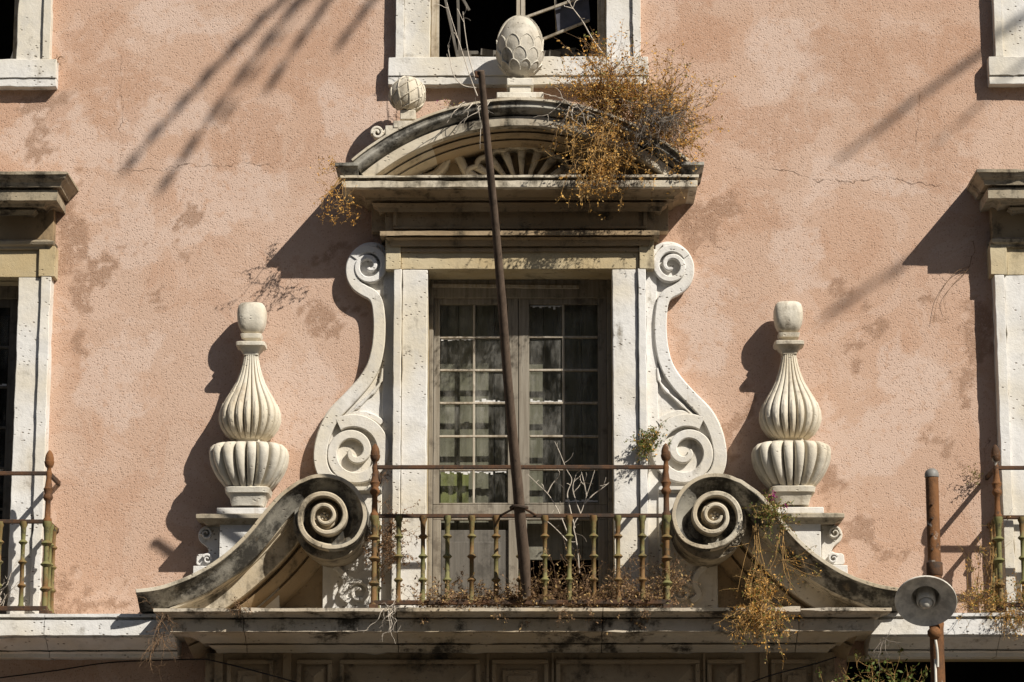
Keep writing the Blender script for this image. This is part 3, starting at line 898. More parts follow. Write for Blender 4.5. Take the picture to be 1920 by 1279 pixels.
# ------------------------------------------------------------------ pedestals and urn finials
urns = []
for s in (0, 1):
    mir = XA if s else False
    xb = WX(467, 1010, .13)
    xb = 2 * XA - xb if s else xb
    t = thing('pedestal', ('short stone pedestal with side scrolls behind the left ramp', 'short stone pedestal with side scrolls behind the right ramp')[s],
              'pedestal', (xb, -.13, ZL), 'pedestals of the two urns')
    MB().box(WX(411, 1030, .20), WX(525, 1030, .20), -.02, .20, ZL + .002, WZ(980, .20)).build('die', 'white_stone', t, bevel=.004, mirror=mir)
    cp = pprof([(984, .20), (982, .215), (976, .23), (973, .245), (972, .27), (964, .27), (963, .22)], 440)
    MB().cornice(WX(367, 968, .27), WX(568, 968, .27), cp, .27, -.02).build('cap', 'grey_stone', t, bevel=.003, mirror=mir)
    MB().pbox(406, 530, 952, 964, -.02, .24).build('top_slab', 'white_stone', t, bevel=.005, mirror=mir)
    MB().box(WX(362, 1065, .14), WX(411, 1065, .14), -.02, .14, ZL, WZ(1061, .14, 380)).build('side_base', 'white_stone', t, bevel=.004, mirror=mir)
    sb = MB()
    ol = cat_rom([(411, 985), (396, 984), (381, 988), (372, 1000), (374, 1014), (386, 1024), (391, 1034), (384, 1038), (371, 1040), (368, 1050), (372, 1060), (411, 1060)], 4)
    sb.plate(uv(ol, .10), -.02, .10)
    b = sb.build('side_scroll', 'white_stone', t, bevel=.005, mirror=mir)
    MB().ribbon(spiral(386, 1000, [(-100, 11), (0, 10), (90, 9), (180, 8), (270, 6), (360, 4), (450, 2)], .14), [PX * (5 - 3 * i / 70) for i in range(72)], .09, .135, .004).build('volute', 'white_stone', b, mirror=mir)
    MB().ribbon(spiral(388, 1048, [(-60, 9), (60, 8), (180, 6), (300, 4), (420, 2)], .14), [PX * (5 - 3 * i / 62) for i in range(63)], .09, .13, .004).build('volute', 'white_stone', b, mirror=mir)

    u = thing('urn_finial', ('carved gadrooned stone urn finial standing left of the door', 'carved gadrooned stone urn finial standing right of the door')[s],
              'urn finial', (xb, -.13, WZ(952, .13)), 'pair of urn finials')
    DU = .14
    cx = WX(467, 880, DU)
    def Z(v): return WZ(v, DU, 467)
    def part(name, prof, n, sq, mod=None, mat='clean_stone'):
        m_ = MB().lathe((cx, DU), [(Z(v), r * PX) for v, r in prof], n, sq, mod)
        return m_.build(name, mat, u, smooth=42, mirror=mir)
    part('foot', [(952, 29), (948, 30), (938, 33), (930, 37), (929, 40), (924, 41), (920, 42), (918, 39)], 40, 8)
    def lob(k, amp, sharp, ph=0.0):
        def f(th, i):
            c = abs(math.sin((th * k + ph) / 2))
            return 1 - amp * (1 - c ** sharp)
        return f
    K = 20
    bp = [(919, 38), (914, 44), (906, 51), (896, 59), (885, 65), (873, 70), (862, 72.5), (852, 73), (845, 71), (840, 66), (838, 60), (838, 30)]
    amp = [.05, .09, .12, .13, .13, .12, .11, .10, .09, .07, .03, 0]
    part('gadrooned_bowl', bp, 360, 3.2, lambda th, i: 1 - amp[i] * (1.9 * math.exp(-(math.sin((th * K) / 2) / .26) ** 2) + .9 * (1 - abs(math.sin((th * K) / 2)) ** .8)))
    part('collar', [(838, 28), (832, 25), (826, 25), (823, 30)], 40, 5)
    pp = [(827, 30), (822, 38), (815, 45), (806, 51), (796, 55), (785, 56.5), (775, 55.5), (764, 52), (750, 45), (735, 36), (718, 27), (700, 20.5), (682, 16), (668, 13.5), (664, 13.5)]
    am2 = [.03, .05, .07, .08, .08, .07, .06, .065, .07, .075, .08, .08, .07, .05, 0]
    part('pear_body', pp, 396, 2.7, lambda th, i: 1 - am2[i] * 2.6 * math.exp(-(math.sin((th * 22) / 2) / .28) ** 2) - am2[i] * .5 * (1 - abs(math.sin(th * 11)) ** .8))
    # tongues set in the flutes of the lower pear
    ton = MB()
    for k in range(22):
        th = 2 * math.pi * (k + .5) / 22
        if math.sin(th) > .35: continue
        ct, st = math.cos(th), math.sin(th)
        f = 1.0 / ((abs(ct) ** 2.5 + abs(st) ** 2.5) ** (1 / 2.5))
        rows = []
        for v, r, wd in ((760, 50, 1.0), (763, 51.5, 3.2), (775, 55.5, 4.2), (790, 56.5, 4.2), (805, 51.6, 3.2), (818, 42.5, 1.5)):
            c = Vector((cx + ct * r * f * PX, -DU + st * r * f * PX, Z(v)))
            sd = Vector((-st, ct, 0)) * wd * PX
            o = Vector((ct, st, 0)) * 3.0 * PX
            rows.append([c - sd - o * 1.5, c - sd * .8 + o * .1, c + o * .5, c + sd * .8 + o * .1, c + sd - o * 1.5])
        ton.grid(rows)
    ton.build('tongue_ring', 'clean_stone', u, smooth=60, mirror=mir)
    part('neck_block', [(668, 14), (663, 15), (659, 19), (655, 21), (652, 27), (646, 27.5), (645, 26), (644, 12), (642, 11), (640, 12), (637, 18), (631, 20), (629, 20), (628, 11), (626, 11)], 48, 9)
    part('bulb', [(628, 13), (626, 16), (620, 21), (612, 24.5), (602, 26.5), (592, 27), (583, 26.5), (576, 24.5), (572, 21), (570, 16), (569.5, 5)], 48, 4.2)

# ------------------------------------------------------------------ pine cone finials on the door pediment
def cone_finial(name, label, cu, cv, hw, hh, DU, tilt, rows_n, per, base_boxes, square, start):
    bx0 = WP(cu, base_boxes[-1][3], DU)
    t = thing(name, label, 'finial', bx0, 'pine cone finials')
    c = WP(cu, cv, DU)
    R, H = hw * PX * .98, hh * PX
    q = Matrix.Rotation(math.radians(tilt), 3, 'Y')
    def surf(th, f):     # f 0 bottom .. 1 top
        a = math.pi * (f - .5)
        z = math.sin(a) * H
        r = math.cos(a) ** .85 * R * (1 - .10 * math.sin(a))
        return Vector((math.cos(th) * r, math.sin(th) * r, z))
    mb = MB()
    rows = []
    for i in range(17):
        f = .015 + .97 * i / 16
        rows.append([c + q @ surf(2 * math.pi * k / 28, f) for k in range(28)])
    mb.grid(rows, True, True)
    core = mb.build('core', 'finial_stone' if hh > 40 else 'clean_stone', t, smooth=60)
    def on(th, f, lift):
        p = surf(th, f)
        return c + q @ (p + Vector((p.x, p.y, p.z * (R / H) ** 2)).normalized() * lift)
    if hh > 40:
        for i in range(rows_n):
            f0 = .06 + start * i
            f1 = f0 + start * 1.9
            for k in range(per):
                th = 2 * math.pi * (k + (.5 if i % 2 else 0)) / per
                if math.sin(th) > .45: continue
                wd = math.pi / per * 1.04
                rws = []
                for a, ww in ((0, 1.0), (.45, 1.0), (.65, .95), (.8, .8), (.92, .52), (1.0, .12)):
                    rws.append([on(th + wd * ww * b, f0 + (f1 - f0) * a, .004 + .010 * a) for b in (-1, -.5, 0, .5, 1)])
                rws.append([on(th + wd * .12 * b, f1 + .004, -.004) for b in (-1, -.5, 0, .5, 1)])
                sc_ = MB().grid(rws).build('scale', 'finial_stone', t, smooth=30)
                rim_ = [on(th + wd * ww * b, f0 + (f1 - f0) * a, .004 + .012 * a) for b, seq in ((-1, ((.45, 1.0), (.65, .95), (.8, .8), (.92, .52), (1.0, .12))), (1, ((1.0, .12), (.92, .52), (.8, .8), (.65, .95), (.45, 1.0)))) for a, ww in seq]
                MB().tube(rim_, .0048, 5).build('scale_edge', 'clean_stone', sc_, smooth=60)
    else:
        for fam in (-1, 1):
            for k in range(9):
                th0 = 2 * math.pi * k / 9
                pts_ = [on(th0 + fam * 1.9 * (f - .1), f, .002) for f in [.10 + .70 * j / 16 for j in range(17)]]
                MB().tube(pts_, .0055, 5).build('lattice_ridge', 'clean_stone', t, smooth=60)
    if hh > 40:
        rg_ = [c + Vector((math.cos(k * math.pi / 24) * R * 1.0, -.012, math.sin(k * math.pi / 24) * H * .985)) for k in range(-14, 63)]
        MB().tube(rg_, .013, 6).build('rim', 'clean_stone', t, smooth=60)
    for (u0, u1, v0, v1, dd) in base_boxes:
        MB().pbox(u0, u1, v0, v1, .02, dd).build('base', 'clean_stone', t, bevel=.006)
    return t
cone_finial('pine_cone_finial', 'large egg-shaped stone pine cone on top of the pediment', 975, 88, 42, 59.5, .33, 0, 3, 10,
            [(950, 1000, 146, 160, .40), (955, 995, 160, 174, .385), (931, 1019, 172.5, 184, .44)], False, .13)
cone_finial('pine_cone_finial', 'small stone pine cone leaning on the left slope of the pediment', 765, 177, 34, 34, .25, 24, 5, 9,
            [(750, 779, 206, 224, .30), (737, 790, 226, 240, .34), (722, 760, 235, 262, .335)], False, .125)
cv_ = thing('curled_scroll', 'tiny white stone curl at the low end of the pediment arch', 'stone scroll', WP(707, 256, .3))
MB().ribbon(spiral(707, 249, [(-100, 10), (0, 10), (90, 9), (180, 8), (270, 6), (360, 4), (450, 1.5)], .33), 5 * PX, .26, .34, .004).build('spiral', 'clean_stone', cv_)
MB().ribbon(uv([(716, 252), (722, 246), (735, 244)], .32), 6 * PX, .26, .33, .004).build('stem', 'clean_stone', cv_)
# ------------------------------------------------------------------ balcony door
def grid_leaf(parent, name, x0, x1, z0, z1, d, cols, rows, stile, rail_t, rail_b, mun, mat, panes_mat='old_glass', th=.04, skip=()):
    """a glazed leaf: stiles and rails, muntins and single panes. returns the leaf"""
    fr = MB()
    fr.box(x0, x0 + stile[0], d - th, d, z0, z1)
    fr.box(x1 - stile[1], x1, d - th, d, z0, z1)
    fr.box(x0 + stile[0], x1 - stile[1], d - th, d - .002, z1 - rail_t, z1)
    fr.box(x0 + stile[0], x1 - stile[1], d - th, d - .002, z0, z0 + rail_b)
    leaf = fr.build(name, mat, parent, bevel=.003)
    gx0, gx1, gz0, gz1 = x0 + stile[0], x1 - stile[1], z0 + rail_b, z1 - rail_t
    cw, rh = (gx1 - gx0) / cols, (gz1 - gz0) / rows
    for i in range(1, cols):
        MB().box(gx0 + cw * i - mun / 2, gx0 + cw * i + mun / 2, d - th * .8, d - .008, gz0, gz1).build('muntin', 'pale_wood' if 'door' in name else 'panel_wood', leaf, bevel=.003, jitter=.003)
    for j in range(1, rows):
        MB().box(gx0, gx1, d - th * .8, d - .006, gz0 + rh * j - mun / 2, gz0 + rh * j + mun / 2).build('muntin', 'pale_wood' if 'door' in name else 'panel_wood', leaf, bevel=.003, jitter=.003)
    for i in range(cols):
        for j in range(rows):
            if (i, j) in skip: continue
            rg = random.Random(i * 31 + j * 7 + int(x0 * 1000))
            a, b = gx0 + cw * i + mun / 2, gx0 + cw * (i + 1) - mun / 2
            c, e = gz0 + rh * j + mun / 2, gz0 + rh * (j + 1) - mun / 2
            t = [rg.uniform(-.003, .003) for _ in range(4)]
            y = -(d - th * .55)
            MB().add([(a, y + t[0], c), (b, y + t[1], c), (b, y + t[2], e), (a, y + t[3], e)], [(0, 1, 2, 3)]).build('pane', panes_mat, leaf, smooth=0)
            # strips of old putty that have crumbled along two edges
            if rg.random() < .45:
                pt = MB()
                m_ = 14
                edge_z, sg = (e, -1) if rg.random() < .6 else (c, 1)
                for q in range(m_):
                    h = rg.uniform(.002, .016) * (1 if rg.random() < .7 else 1.8)
                    xx0, xx1 = a + (b - a) * q / m_, a + (b - a) * (q + 1) / m_
                    pt.box(xx0, xx1, d - th * .5, d - th * .5 + rg.uniform(.004, .008), min(edge_z, edge_z + sg * h), max(edge_z, edge_z + sg * h))
                pt.build('putty', 'paper', leaf, smooth=0)
    return leaf

DD = -.20
door = thing('balcony_door', 'weathered two-leaf glazed balcony door with peeling paint', 'door', (XA, .22, ZL))
zt = door_z1
fr = MB()
fr.box(door_x0 + .001, door_x0 + .03, DD - .08, DD + .03, ZL + .002, zt - .001)
fr.box(door_x1 - .03, door_x1 - .001, DD - .08, DD + .03, ZL + .002, zt - .001)
fr.box(door_x0 + .03, door_x1 - .03, DD - .08, DD + .025, WZ(560, DD), zt - .001)
fr.build('frame', 'door_wood', door, bevel=.004)
MB().obox(Vector(((door_x0 + door_x1) / 2 - .1, .165, zt - .05)), Vector((.5, 0, -.006)), Vector((0, .014, 0)), Vector((0, 0, .010))).build('loose_lath', 'pale_wood', door, jitter=.003)
xm = WX(972, 800, DD)
leafz1 = WZ(558, DD) - .002
midz = WZ(946, DD)
l1 = grid_leaf(door, 'door_leaf', door_x0 + .032, xm - .002, midz, leafz1, DD, 2, 6, (.042, .07), .045, .012, .015, 'door_wood')
l2 = grid_leaf(door, 'door_leaf', xm + .002, door_x1 - .032, midz, leafz1, DD, 2, 6, (.072, .06), .045, .012, .015, 'door_wood')
for lf, a, b, nopanel in ((l1, door_x0 + .032, xm - .002, 0), (l2, xm + .002, door_x1 - .032, 1)):
    lo = MB()
    mat = 'panel_wood' if not nopanel else 'door_wood'
    lo.box(a, b, DD - .04, DD - .001, midz - .105, midz - .001)
    lo.box(a, a + .055, DD - .04, DD, ZL + .004, midz - .105)
    lo.box(b - .065, b, DD - .04, DD, ZL + .004, midz - .105)
    lo.box(a + .055, b - .065, DD - .04, DD - .002, ZL + .004, ZL + .12)
    lo.build('lower_frame', 'door_wood', lf, bevel=.004)
    if not nopanel:
        MB().box(a + .055, b - .065, DD - .032, DD - .022, ZL + .12, midz - .17).build('lower_panel', 'panel_wood', lf, bevel=.004)
        MB().box(a + .11, b - .12, DD - .022, DD - .010, ZL + .18, midz - .25).build('raised_panel', 'panel_wood', lf, bevel=.01)
# inner shutters, seen through the panes
for k, (a, b) in enumerate(((door_x0 + .07, xm - .04), (xm + .04, door_x1 - .07))):
    w = (b - a) / 4
    for i in range(4):
        rg = random.Random(k * 9 + i)
        m_ = 'green_shutter' if (k == 0 and i in (0, 1)) else 'shutter_wood'
        zz = ZL + .45 if k else ZL + .1
        MB().box(a + w * i + .001, a + w * (i + 1) - .001, DD - .16 + rg.uniform(-.006, .006), DD - .14 + rg.uniform(-.006, .006), zz, leafz1 - .02).build('shutter_board', 'shutter_wood' if not (k == 0 and i < 2) else 'shutter_wood', door, bevel=.003)
MB().box(door_x0 + .08, door_x0 + .27, DD - .128, DD - .118, midz + .03, midz + .24).build('green_patch', 'green_shutter', door)
MB().box(xm + .03, door_x1 - .06, DD - .9, DD - .88, ZL + .01, midz).build('red_curtain', 'room_red', door)

# ------------------------------------------------------------------ railings
def lathe_bal(name, x, d, z0, z1, r, parent, mat, prof):
    h = z1 - z0
    return MB().lathe((x, d), [(z0 + h * a, r * q) for a, q in prof], 10).build(name, mat, parent, smooth=50)
BAL = [(0, 1.1), (.03, 1.1), (.05, .85), (.23, .75), (.245, 1.25), (.26, 1.55), (.275, 1.25), (.29, .75), (.50, .72), (.515, 1.25), (.53, 1.6), (.545, 1.25), (.56, .72),
       (.73, .72), (.745, 1.25), (.76, 1.6), (.775, 1.25), (.79, .75), (.93, .95), (.96, 1.35), (1.0, 1.35)]
def railing(label, xs_front, xp0, xp1, d, vt, vm, vb, u_ref, mir, ends, group):
    z_t, z_m, z_b = WZ(vt, d, u_ref), WZ(vm, d, u_ref), WZ(vb, d, u_ref)
    cx = (xp0 + xp1) / 2
    t = thing('balcony_railing', label, 'railing', ((2 * XA2 - cx) if mir else cx, -d, ZL), group)
    B = lambda m_, nm, mat, **k: m_.build(nm, mat, t, mirror=mir, **k)
    B(MB().box(xp0, xp1, d - .012, d + .012, z_t - .013, z_t + .013), 'top_rail', 'rusty_iron', bevel=.004, jitter=.003)
    B(MB().box(xp0 - .01, xp1 + .01, d - .016, d + .016, z_m - .012, z_m + .012), 'middle_rail', 'rusty_iron', bevel=.003, jitter=.003)
    B(MB().box(xp0 - .02, xp1 + .02, d - .02, d + .02, z_b - .014, z_b + .014), 'bottom_rail', 'rusty_iron', bevel=.003, jitter=.004)
    proto = None
    for x in xs_front:
        pr = [(z_b + (z_m - z_b) * a, .0195 * q) for a, q in BAL]
        B(MB().lathe((x, d), pr, 10), 'baluster', 'green_iron', smooth=50)
    for x, on in ((xp0, ends[0]), (xp1, ends[1])):
        if not on: continue
        pr = [(z_b - .03 + (z_m - z_b + .03) * a, .0235 * q) for a, q in BAL]
        B(MB().lathe((x, d), pr, 12), 'post', 'green_iron', smooth=50)
        h = z_t - z_m
        up = [(0, 1.3), (.04, 1.3), (.08, .9), (.30, .8), (.42, .8), (.46, 1.3), (.5, 1.5), (.54, 1.3), (.58, 1.0), (.68, 1.5), (.72, 1.1), (.9, .75), (1.0, .9), (1.06, .7)]
        B(MB().lathe((x, d), [(z_m + h * a, .0225 * q) for a, q in up], 12), 'upper_post', 'rust_pipe', smooth=50)
        fz = z_t + .02
        ac = [(0, .6), (.12, .6), (.18, 1.0), (.28, 1.25), (.40, 1.38), (.44, 1.40), (.46, 1.22), (.6, 1.24), (.78, 1.0), (.92, .6), (1.0, .12)]
        B(MB().lathe((x, d), [(fz + .135 * a, .024 * q) for a, q in ac], 14), 'acorn_knob', 'rust_pipe', smooth=50)
        B(MB().box(x - .03, x + .03, d - .03, d + .03, z_b - .045, z_b - .012), 'foot', 'rusty_iron', bevel=.004)
        # side returns back to the wall
        for z, hh in ((z_t, .016), (z_m, .014), (z_b, .012)):
            B(MB().box(x - .010, x + .010, -.01, d - .014, z - hh, z + hh), 'side_rail', 'rusty_iron', bevel=.003)
        for dd in (d * .33, d * .66):
            pr = [(z_b + (z_m - z_b) * a, .0175 * q) for a, q in BAL]
            B(MB().lathe((x, dd), pr, 10), 'side_baluster', 'green_iron', smooth=50)
    return t
DR = .62
x0, x1 = WX(702, 1000, DR), WX(1250, 1000, DR)
railing('rusty green iron railing of the middle balcony, pole tied to it', [x0 + (x1 - x0) * k / 12 for k in range(1, 12)], x0, x1, DR, 876, 967, 1130, 975, False, (1, 1), 'rusty balcony railings')
xr = WX(88, 1000, .40)
sp = (x1 - x0) / 12 * .98
railing('rusty iron railing cropped by the left edge of the picture', [xr - sp * k for k in range(1, 12)], xr - sp * 12, xr, .40, 888, 978, 1141, 60, False, (0, 1), 'rusty balcony railings')
railing('rusty iron railing behind the street lamp, cropped by the right edge', [xr - sp * k for k in range(1, 12)], xr - sp * 12, xr, .40, 880, 972, 1136, 60, XA2, (0, 1), 'rusty balcony railings')

# ------------------------------------------------------------------ flag pole tied to the railing
fp = thing('flag_pole', 'bare dark wooden flag pole leaning in front of the door', 'pole', WP(987, 1116, .66))
a, b = WP(987, 1116, .665), WP(903, 133, 2.2)
pts = [a + (b - a) * (i / 14) + Vector((.003 * math.sin(i * .9), 0, 0)) for i in range(15)]
rad = [.028] + [.044 - .023 * (i / 14) ** .6 for i in range(1, 15)]
MB().tube(pts, rad, 9).build('shaft', 'pole_wood', fp, smooth=60, jitter=.004)
MB().obox(WP(894, 140, 2.19), Vector((.012, 0, 0)), Vector((0, .012, 0)), Vector((0, 0, .02))).build('top_hook', 'rusty_iron', fp, bevel=.004)
mid = a + (b - a) * ((1116 - 945) / (1116 - 133))
ring = [mid + Vector((math.cos(k * .5236) * .052, math.sin(k * .5236) * .052, .004 * math.sin(k))) for k in range(13)]
MB().tube(ring, .010, 6).build('iron_collar', 'rusty_iron', fp)
for sx in (-1, 1):
    MB().tube([mid + Vector((sx * .03, .03, 0)), WP(972 + sx * 34, 967, DR)], .008, 6).build('stay', 'rusty_iron', fp)

# ------------------------------------------------------------------ street lamp
DL = 1.55
lamp = thing('street_lamp', 'rusty pipe lamp post with a round grey enamel shade', 'street lamp', (WX(1747, 1000, DL), -DL, 0))
px_, zt_ = W(1747, 892, DL)
MB().lathe((px_, DL), [(0, .05), (zt_ - 1.4, .044), (WZ(1180, DL), .043), (WZ(1170, DL), .047), (WZ(1165, DL), .043), (WZ(1078, DL), .043), (WZ(1077, DL), .040), (zt_, .040)], 20).build('post', 'rust_pipe', lamp, smooth=40)
MB().lathe((px_, DL), [(zt_ - .01, .043), (zt_ + .012, .044), (zt_ + .03, .036), (zt_ + .042, .02), (zt_ + .046, .004)], 18).build('cap', 'cap_zinc', lamp, smooth=50)
for v in (945, 972, 1002, 1030):
    c = WP(1748, v, DL + .04)
    MB().tube([c, c + Vector((0, -.012, 0))], .008, 8).build('bolt', 'rusty_iron', lamp)
zc = WZ(1068, DL)
MB().lathe((px_, DL), [(zc - .04, .047), (zc - .035, .050), (zc + .035, .050), (zc + .04, .047)], 20).build('clamp', 'rusty_iron', lamp, smooth=40)
# dish, tipped towards the street
DH = DL + .16
hc = WP(1736, 1127, DH)
axis = Vector((-.10, -.70, -.66)).normalized()      # the way the shade looks
ex = axis.cross(Vector((0, 0, 1))).normalized()
ey = ex.cross(axis).normalized()
RD = 56 * PX * .93
def disc(prof, n=40):
    return [[hc + axis * (a * RD) + (ex * math.cos(2 * math.pi * k / n) + ey * math.sin(2 * math.pi * k / n)) * (r * RD) for k in range(n)] for a, r in prof]
shade = MB().grid(disc([(.02, 1.0), (.035, .985), (.0, .95), (-.10, .72), (-.16, .52), (-.17, .47), (-.19, .45), (-.62, .42), (-.66, .30), (-.66, .01), (-.70, .01), (-.70, .44), (-.22, .52), (-.14, .74), (-.03, .99), (.02, 1.0)]), True).build('shade', 'enamel', lamp, smooth=50)
off = -ey * RD * .10
sk = [[p + off for p in r] for r in disc([(-.60, .05), (-.60, .30), (-.12, .31), (-.02, .27), (-.02, .24), (-.3, .24)], 24)]
MB().grid(sk, True).build('lamp_socket', 'enamel', lamp, smooth=50)
bl = [[p + off for p in r] for r in disc([(-.3, .02), (-.28, .16), (-.14, .215), (-.02, .22), (.08, .18), (.14, .10), (.16, .01)], 20)]
MB().grid(bl, True, True).build('bulb', 'bulb_glass', lamp, smooth=60)
MB().tube([hc - axis * RD * .68, hc - axis * RD * .95, Vector((px_, -DL, hc.z + .10))], .022, 10).build('arm', 'rust_pipe', lamp, smooth=50)
kb = WP(1752, 1187, DL + .055)
mbk = MB().lathe((kb.x, -kb.y), [(kb.z - .042, .004), (kb.z - .034, .024), (kb.z - .012, .042), (kb.z + .012, .042), (kb.z + .034, .024), (kb.z + .042, .004)], 14)
mbk.build('junction_knob', 'rust_pipe', lamp, smooth=60)
cp_ = cat_rom([tuple(WP(1754, 1200, DL + .09)), tuple(WP(1757, 1220, DL + .08)), tuple(WP(1758, 1250, DL + .055)), tuple(WP(1755, 1290, DL + .05)), (px_ + .01, -DL - .05, 1.5), (px_ + .01, -DL - .05, .3)], 5)
MB().tube([Vector(p) for p in cp_], .0085, 8).build('cable', 'cable_white', lamp, smooth=60)

# ------------------------------------------------------------------ upper middle window
wu = thing('upper_window', 'broken dark window with white stone frame above the pediment', 'window', (XA, 0, WZ(160, .07)), 'upper floor windows')
def upper_win(t, x0, x1, z0, z1, mir, sill_u, broken, ear):
    """stone frame with sill, wooden frame"""
    B = lambda m_, nm, mat, par=None, **k: m_.build(nm, mat, par or t, mirror=mir, **k)
    jw = .235
    for a, b, c, e in ((x0 - jw + .055, x0, x0 - jw, x0 - jw + .054), (x1, x1 + jw - .055, x1 + jw - .054, x1 + jw)):
        j = B(MB().box(a, b, -.05, .06, z0 + .001, z1 + .2), 'jamb', 'white_stone', bevel=.004, rough=.005)
        B(MB().box(c, e, -.02, .082, z0 + .001, z1 + .2), 'outer_fillet', 'white_stone', j, bevel=.003, rough=.006)
    B(MB().box(x0 - jw - .05, x1 + jw + .05, -.05, .088, z0 - .135, z0 - .0), 'sill', 'white_stone', bevel=.004, rough=.007)
    B(MB().box(x0 - jw - .05, x1 + jw + .05, -.05, .078, z0 - .195, z0 - .136), 'sill_apron', 'white_stone', bevel=.004, rough=.007)
    B(MB().box(x0, x1, -.05, .06, z1, z1 + .25), 'lintel', 'white_stone', bevel=.005)
    f = MB()
    f.box(x0 + .002, x0 + .055, -.20, -.10, z0, z1)
    f.box(x1 - .055, x1 - .002, -.20, -.10, z0, z1)
    fo = B(f, 'wooden_frame', 'pale_wood', bevel=.003)
    return B
Bw = upper_win(wu, up_x0, up_x1, up_z0, up_z1, False, None, True, None)
cxw = WX(976, 20, -.15)
MB().box(cxw - .030, cxw - .002, -.19, -.15, up_z0 + .26, up_z1).build('mullion', 'pale_wood', wu, bevel=.003)
MB().box(cxw + .001, cxw + .032, -.185, -.145, up_z0 + .25, up_z1).build('mullion', 'pale_wood', wu, bevel=.003)
def stick(u0, v0, u1, v1, d0, d1, r, name, mat, par):
    a, b = WP(u0, v0, d0), WP(u1, v1, d1)
    ax = (b - a) / 2
    sd = ax.cross(Vector((0, 1, 0))).normalized() * r
    return MB().obox((a + b) / 2, ax, sd, Vector((0, r * .8, 0))).build(name, mat, par, bevel=.003)
for q in ((985, 33, 1110, -12, -.25, -.2), (1015, 75, 1105, 38, -.28, -.2), (833, -10, 858, 108, -.25, -.2), (858, -10, 862, 108, -.3, -.3), (1040, -30, 1045, 60, -.3, -.3), (846, -40, 880, 20, -.35, -.3)):
    stick(*q, .010, 'broken_sash_bar', 'pale_wood' if q[0] > 900 else 'panel_wood', wu)
c1 = [WP(1040, 10, -.26), WP(1103, -10, -.24), WP(1107, 38, -.24), WP(1046, 62, -.26)]
MB().add([tuple(p) for p in c1] + [tuple(p + Vector((0, .006, 0))) for p in c1], [(0, 1, 2, 3), (7, 6, 5, 4), (0, 4, 5, 1), (1, 5, 6, 2), (2, 6, 7, 3), (3, 7, 4, 0)]).build('hanging_pane', 'plastic_blue', wu)
rub = MB()
rg = random.Random(4)
for k in range(16):
    p = WP(870 + k * 17, 104 - rg.uniform(0, 6), -.3 - rg.uniform(0, .2))
    rub.obox(p, Vector((rg.uniform(.03, .08), rg.uniform(-.02, .02), rg.uniform(-.01, .03))), Vector((0, .04, .01)), Vector((rg.uniform(-.01, .01), 0, rg.uniform(.01, .03))))
rub.build('rubble', 'panel_wood', wu)
for s in (0, 1):
    t = thing('upper_window', ('white framed dark window cropped by the top left corner', 'white framed window cropped by the top right corner')[s], 'window',
              (su_x0 + .6 if not s else mx(su_x0 + .6), 0, su_z0), 'upper floor windows')
    B = upper_win(t, su_x0, su_x1, su_z0, su_z0 + 1.9, XA2 if s else False, None, False, None)
    if s:
        B(MB().box(su_x0 + .06, su_x1 - .06, -.2, -.17, su_z0 + .02, su_z0 + 1.88), 'closed_shutter', 'shutter_wood', bevel=.004)
    else:
        B(MB().add([(su_x1 - .065, .12, su_z0 + .02), (su_x1 - .03, .11, su_z0 + .16), (su_x1 - .045, .115, su_z0 + .17), (su_x1 - .085, .125, su_z0 + .03)], [(0, 1, 2, 3)]), 'torn_strip', 'paper')

